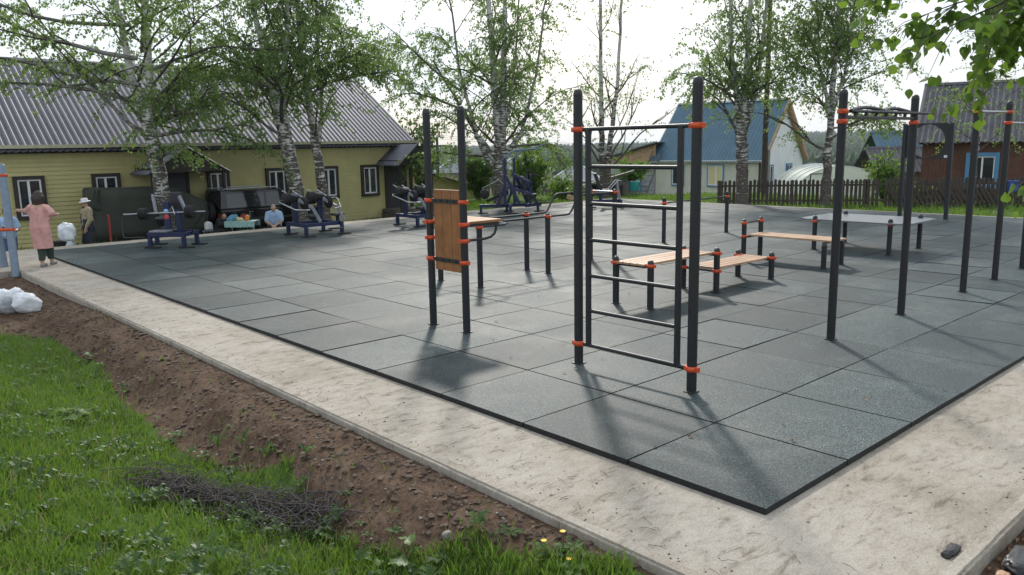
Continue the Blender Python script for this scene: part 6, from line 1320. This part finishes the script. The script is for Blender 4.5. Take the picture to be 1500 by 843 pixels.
p.part('hair', 'hair', [((0, .015, .95), .053, (0, .0, .935), .055)], .010, 1)
for s_ in (-1, 1): p.part('shoe', 'shoe', [((s_*.065, -.02, .024), .03, (s_*.07, .10, .018), .022)], .009, 2)

# ------------------------------------------------------------------ near odds and ends on the bank
t_ = Tree(77); rr = random.Random(9)
def brush_pile():
    mb = MB()
    for i in range(760):
        f = rr.random(); cx, cy = lerp(1.85, 2.62, f)+rr.gauss(0, .10), lerp(6.3, 4.95, f)+rr.gauss(0, .14); a = rr.uniform(0, 6.3); L = rr.uniform(.12, .55); z = gh(cx, cy)+abs(rr.gauss(.02, .035))+.008
        d = V((math.cos(a), math.sin(a), rr.gauss(0, .22)))*L; c = V((cx, cy, z)); bend = V((rr.gauss(0, .05), rr.gauss(0, .05), rr.uniform(0, .05)))
        mb.tube([c-d/2, c-d/6+bend, c+d/6+bend*.8, c+d/2], [.0038, .0034, .0026, .0014], 4, cap=False)
    o = mb.build('brush_pile', M['brush']); tag(o, 'tangled heap of dry grey twigs lying on the edge of the grass', 'brush pile')
brush_pile()
def leaf_plant(name, label, cat, x, y, leaves, group=None):
    z = gh(x, y); t = thing(name, label, cat, (x, y, z), group); r2 = random.Random(int(x*1000))
    for a, L, h, sz in leaves:
        c = V((x, y, z)); tip = c+V((math.cos(a)*L, math.sin(a)*L, h)); MB().tube([c, c.lerp(tip, .5)+V((0, 0, h*.25)), tip], [.004, .003, .0025], 6).build('stalk', M['weed'], t)
        n = 18; vs = [tip+V((0, 0, .004))]
        for j in range(n):
            q = 2*PI*j/n; k = sz*(.92+.08*math.cos(5*q))*(1-.55*math.exp(-((q-PI)**2)/.12)); vs.append(tip+V((math.cos(q+a)*k, math.sin(q+a)*k, .016*math.cos(2*q+1)+.012*(j % 2))))
        npmesh('leaf', [tuple(v) for v in vs], [(0, 1+j, 1+(j+1) % n) for j in range(n)], M['bushleaf'], t, rnd=[r2.uniform(.25, .6)]*(n+1), smooth=True)
leaf_plant('coltsfoot', 'round leaved plant with two big pale green leaves at the edge of the soil', 'plant', 2.60, 4.02, [(.2, .10, .15, .062), (4.2, .08, .08, .070), (2.6, .11, .05, .035)])
leaf_plant('coltsfoot', 'small round leaved seedling growing alone in the bare soil', 'plant', 2.80, 4.98, [(.5, .03, .03, .022), (2.9, .03, .03, .020), (4.9, .03, .025, .018)])
leaf_plant('coltsfoot', 'grey green spreading leaves in the grass left of the soil bank', 'plant', 1.75, 8.35, [(a, .16, .07, .075) for a in (0, .9, 1.8, 2.7, 3.7, 4.6, 5.5)])
lv, lf, lr = [], [], []
for _ in range(150):
    x, y = rng.uniform(4.2, 6.2), 1.31-min(.9, rng.exponential(.25)); rosette(lv, lf, lr, (x, y, gh(x, y)+.01), 1, rng.uniform(.04, .08), .7, .5)
for _ in range(60):
    y = 1.5+8*rng.random(); x = 3.3-1.0*rng.random(); rosette(lv, lf, lr, (x, y, gh(x, y)+.006), 1, rng.uniform(.025, .05), .6, .4)
for _ in range(170):
    x, y = (rng.uniform(4.4, 25), rng.uniform(2.5, 21)) if rng.random() < .75 else (rng.uniform(4.4, 9), rng.uniform(2.5, 9)); rosette(lv, lf, lr, (x, y, .008), 1, rng.uniform(.03, .06), .7, .3)
struct(npmesh('leaf_litter', lv, lf, M['deadleaf'], rnd=lr), 'stuff', 'curled brown dead leaves on the soil and rubble')
def flower(label, x, y, h):
    z = gh(x, y); t = thing('yellow_flower', label, 'flower', (x, y, z), 'yellow flowers by the slab edge'); tip = V((x+.02, y+.015, z+h)); MB().tube([(x, y, z), (x+.012, y, z+h*.5), tip], .0022, 5).build('stem', M['weed'], t)
    mb = MB()
    for j in range(9): a = 2*PI*j/9; d = V((math.cos(a), math.sin(a), .25)); s_ = V((-math.sin(a), math.cos(a), 0)); mb.add([tip, tip+d*.012+s_*.006, tip+d*.021, tip+d*.012-s_*.006], [(0, 1, 2, 3)])
    mb.build('petals', M['petal'], t)
flower('tall yellow flower closest to the slab edge', 3.17, 3.10, .14); flower('yellow flower a hand left of the tallest one', 3.06, 3.15, .11); flower('low yellow flower among the weeds below the others', 3.08, 2.96, .05)
vs2, fs2, rn2 = [], [], []
for x, y, n, L in ((2.62, 6.9, 9, .16), (2.72, 6.6, 7, .12), (2.3, 8.9, 6, .10), (2.55, 9.3, 8, .11), (2.95, 5.3, 5, .05), (2.85, 4.35, 5, .05), (3.0, 3.5, 6, .07), (2.9, 3.7, 5, .06), (2.75, 6.2, 8, .13)): rosette(vs2, fs2, rn2, (x, y, gh(x, y)), n, L, .28, 1.0)
struct(npmesh('soil_weeds', vs2, fs2, M['weed'], rnd=rn2), 'stuff', 'lone weed tufts sprouting from the bare soil')
tag(crumple('torn_plastic', gpt(5.0, 1.18), (.34, .18, .10), 'blackscrap', 41, False), 'crumpled black plastic lying in the rubble at the near corner', 'scrap')
tag(crumple('torn_plastic', (4.68, 1.47, SZ-.01), (.17, .07, .045), 'blackscrap', 43, False), 'small dark twisted scrap lying on the concrete near the rubble', 'scrap')
tag(crumple('brick_piece', gpt(4.76, 1.22), (.10, .07, .06), 'plankX', 44, False), 'broken orange brown brick piece beside the black plastic', 'brick')
tag(crumple('stone', gpt(2.88, 3.85), (.07, .05, .05), 'stone', 45, False), 'pale fist sized stone alone on the bare soil', 'stone')
t = thing('cut_board', 'split pale board lying in the grass right of the lat pull tower', 'board', at(2.5, 33.5, -.25)); q = at(2.4, 34.0, 0); z_ = gh(q.x, q.y); MB().bar((q.x, q.y, z_+.35), (q.x+.65, q.y-.35, z_+.12), .06, .2).build('plank', M['palewood'], t)
CAMX, CAMY, CAMZ = [0.739382, -0.673045, -0.018032], [0.131496, 0.118087, 0.984258], [-0.66032, -0.730114, 0.175814]
# ------------------------------------------------------------------ camera, sky, sun
def camera_and_light():
    cd = bpy.data.cameras.new('camera'); co = bpy.data.objects.new('camera', cd); C.objects.link(co); S.camera = co
    cd.sensor_width = 36; cd.lens = 28.08; cd.clip_end = 8000; cd.clip_start = .05
    Mx = Matrix((CAMX, CAMY, CAMZ)).transposed(); co.matrix_world = Matrix.Translation((0, 0, 2.3)) @ Mx.to_4x4()
    w = bpy.data.worlds.new('World'); S.world = w; w.use_nodes = True; nt = w.node_tree; bg = nt.nodes['Background']
    sky = N(nt, 'ShaderNodeTexSky', sky_type='NISHITA'); sky.sun_disc = False; sky.sun_elevation = R_(SUN_EL); sky.sun_rotation = R_(90-SUN_AZ); sky.dust_density = 2.5; sky.air_density = 1.2
    tc = N(nt, 'ShaderNodeTexCoord'); mp = N(nt, 'ShaderNodeMapping'); mp.inputs['Scale'].default_value = (1.2, 1.2, 3.2); nt.links.new(tc.outputs['Generated'], mp.inputs['Vector'])
    n = N(nt, 'ShaderNodeTexNoise'); n.inputs['Scale'].default_value = 1.7; n.inputs['Detail'].default_value = 6; n.inputs['Roughness'].default_value = .58; nt.links.new(mp.outputs['Vector'], n.inputs['Vector'])
    cl = ramp(nt, n.outputs['Fac'], [(.30, (.35, .35, .35)), (.55, (.95, .95, .95))])
    c = mixc(nt, cl.outputs['Color'], sky.outputs['Color'], CLOUD)
    nt.links.new(c, bg.inputs['Color']); bg.inputs['Strength'].default_value = SKY
    l = bpy.data.lights.new('sun', 'SUN'); l.energy = SUN; l.angle = R_(4.0); l.color = (1, .95, .87); lo = bpy.data.objects.new('sun', l); C.objects.link(lo)
    d = V((math.cos(R_(SUN_AZ))*math.cos(R_(SUN_EL)), math.sin(R_(SUN_AZ))*math.cos(R_(SUN_EL)), math.sin(R_(SUN_EL))))
    lo.rotation_euler = d.to_track_quat('Z', 'Y').to_euler(); lo.location = d*60
    S.view_settings.view_transform = 'Standard'; S.view_settings.look = 'None'; S.view_settings.gamma = 1; S.view_settings.exposure = EXPO; S.view_settings.use_curve_mapping = False
    S.render.engine = 'CYCLES'; cy = S.cycles; cy.max_bounces = 6; cy.transparent_max_bounces = 8; cy.diffuse_bounces = 3; cy.glossy_bounces = 3; cy.transmission_bounces = 4; cy.volume_bounces = 0
    cy.use_denoising = True; cy.sample_clamp_indirect = 4
    S.render.film_transparent = False
SUN_AZ, SUN_EL, SUN, SKY, CLOUD, EXPO = 49.0, 35.0, 2.9, .118, (9.3, 10.1, 10.9), 0.0
camera_and_light()
hz, nt, b_, o_ = new_mat('air'); nt.nodes.remove(b_)
pv = N(nt, 'ShaderNodeVolumePrincipled'); pv.inputs['Color'].default_value = (.80, .88, .95, 1); pv.inputs['Density'].default_value = .00015; pv.inputs['Anisotropy'].default_value = .3
nt.links.new(pv.outputs[0], o_.inputs['Volume'])
h = MB().box((0, 0, 25), (5400, 5400, 260)).build('haze', hz); struct(h, 'stuff', 'thin summer haze over the valley')
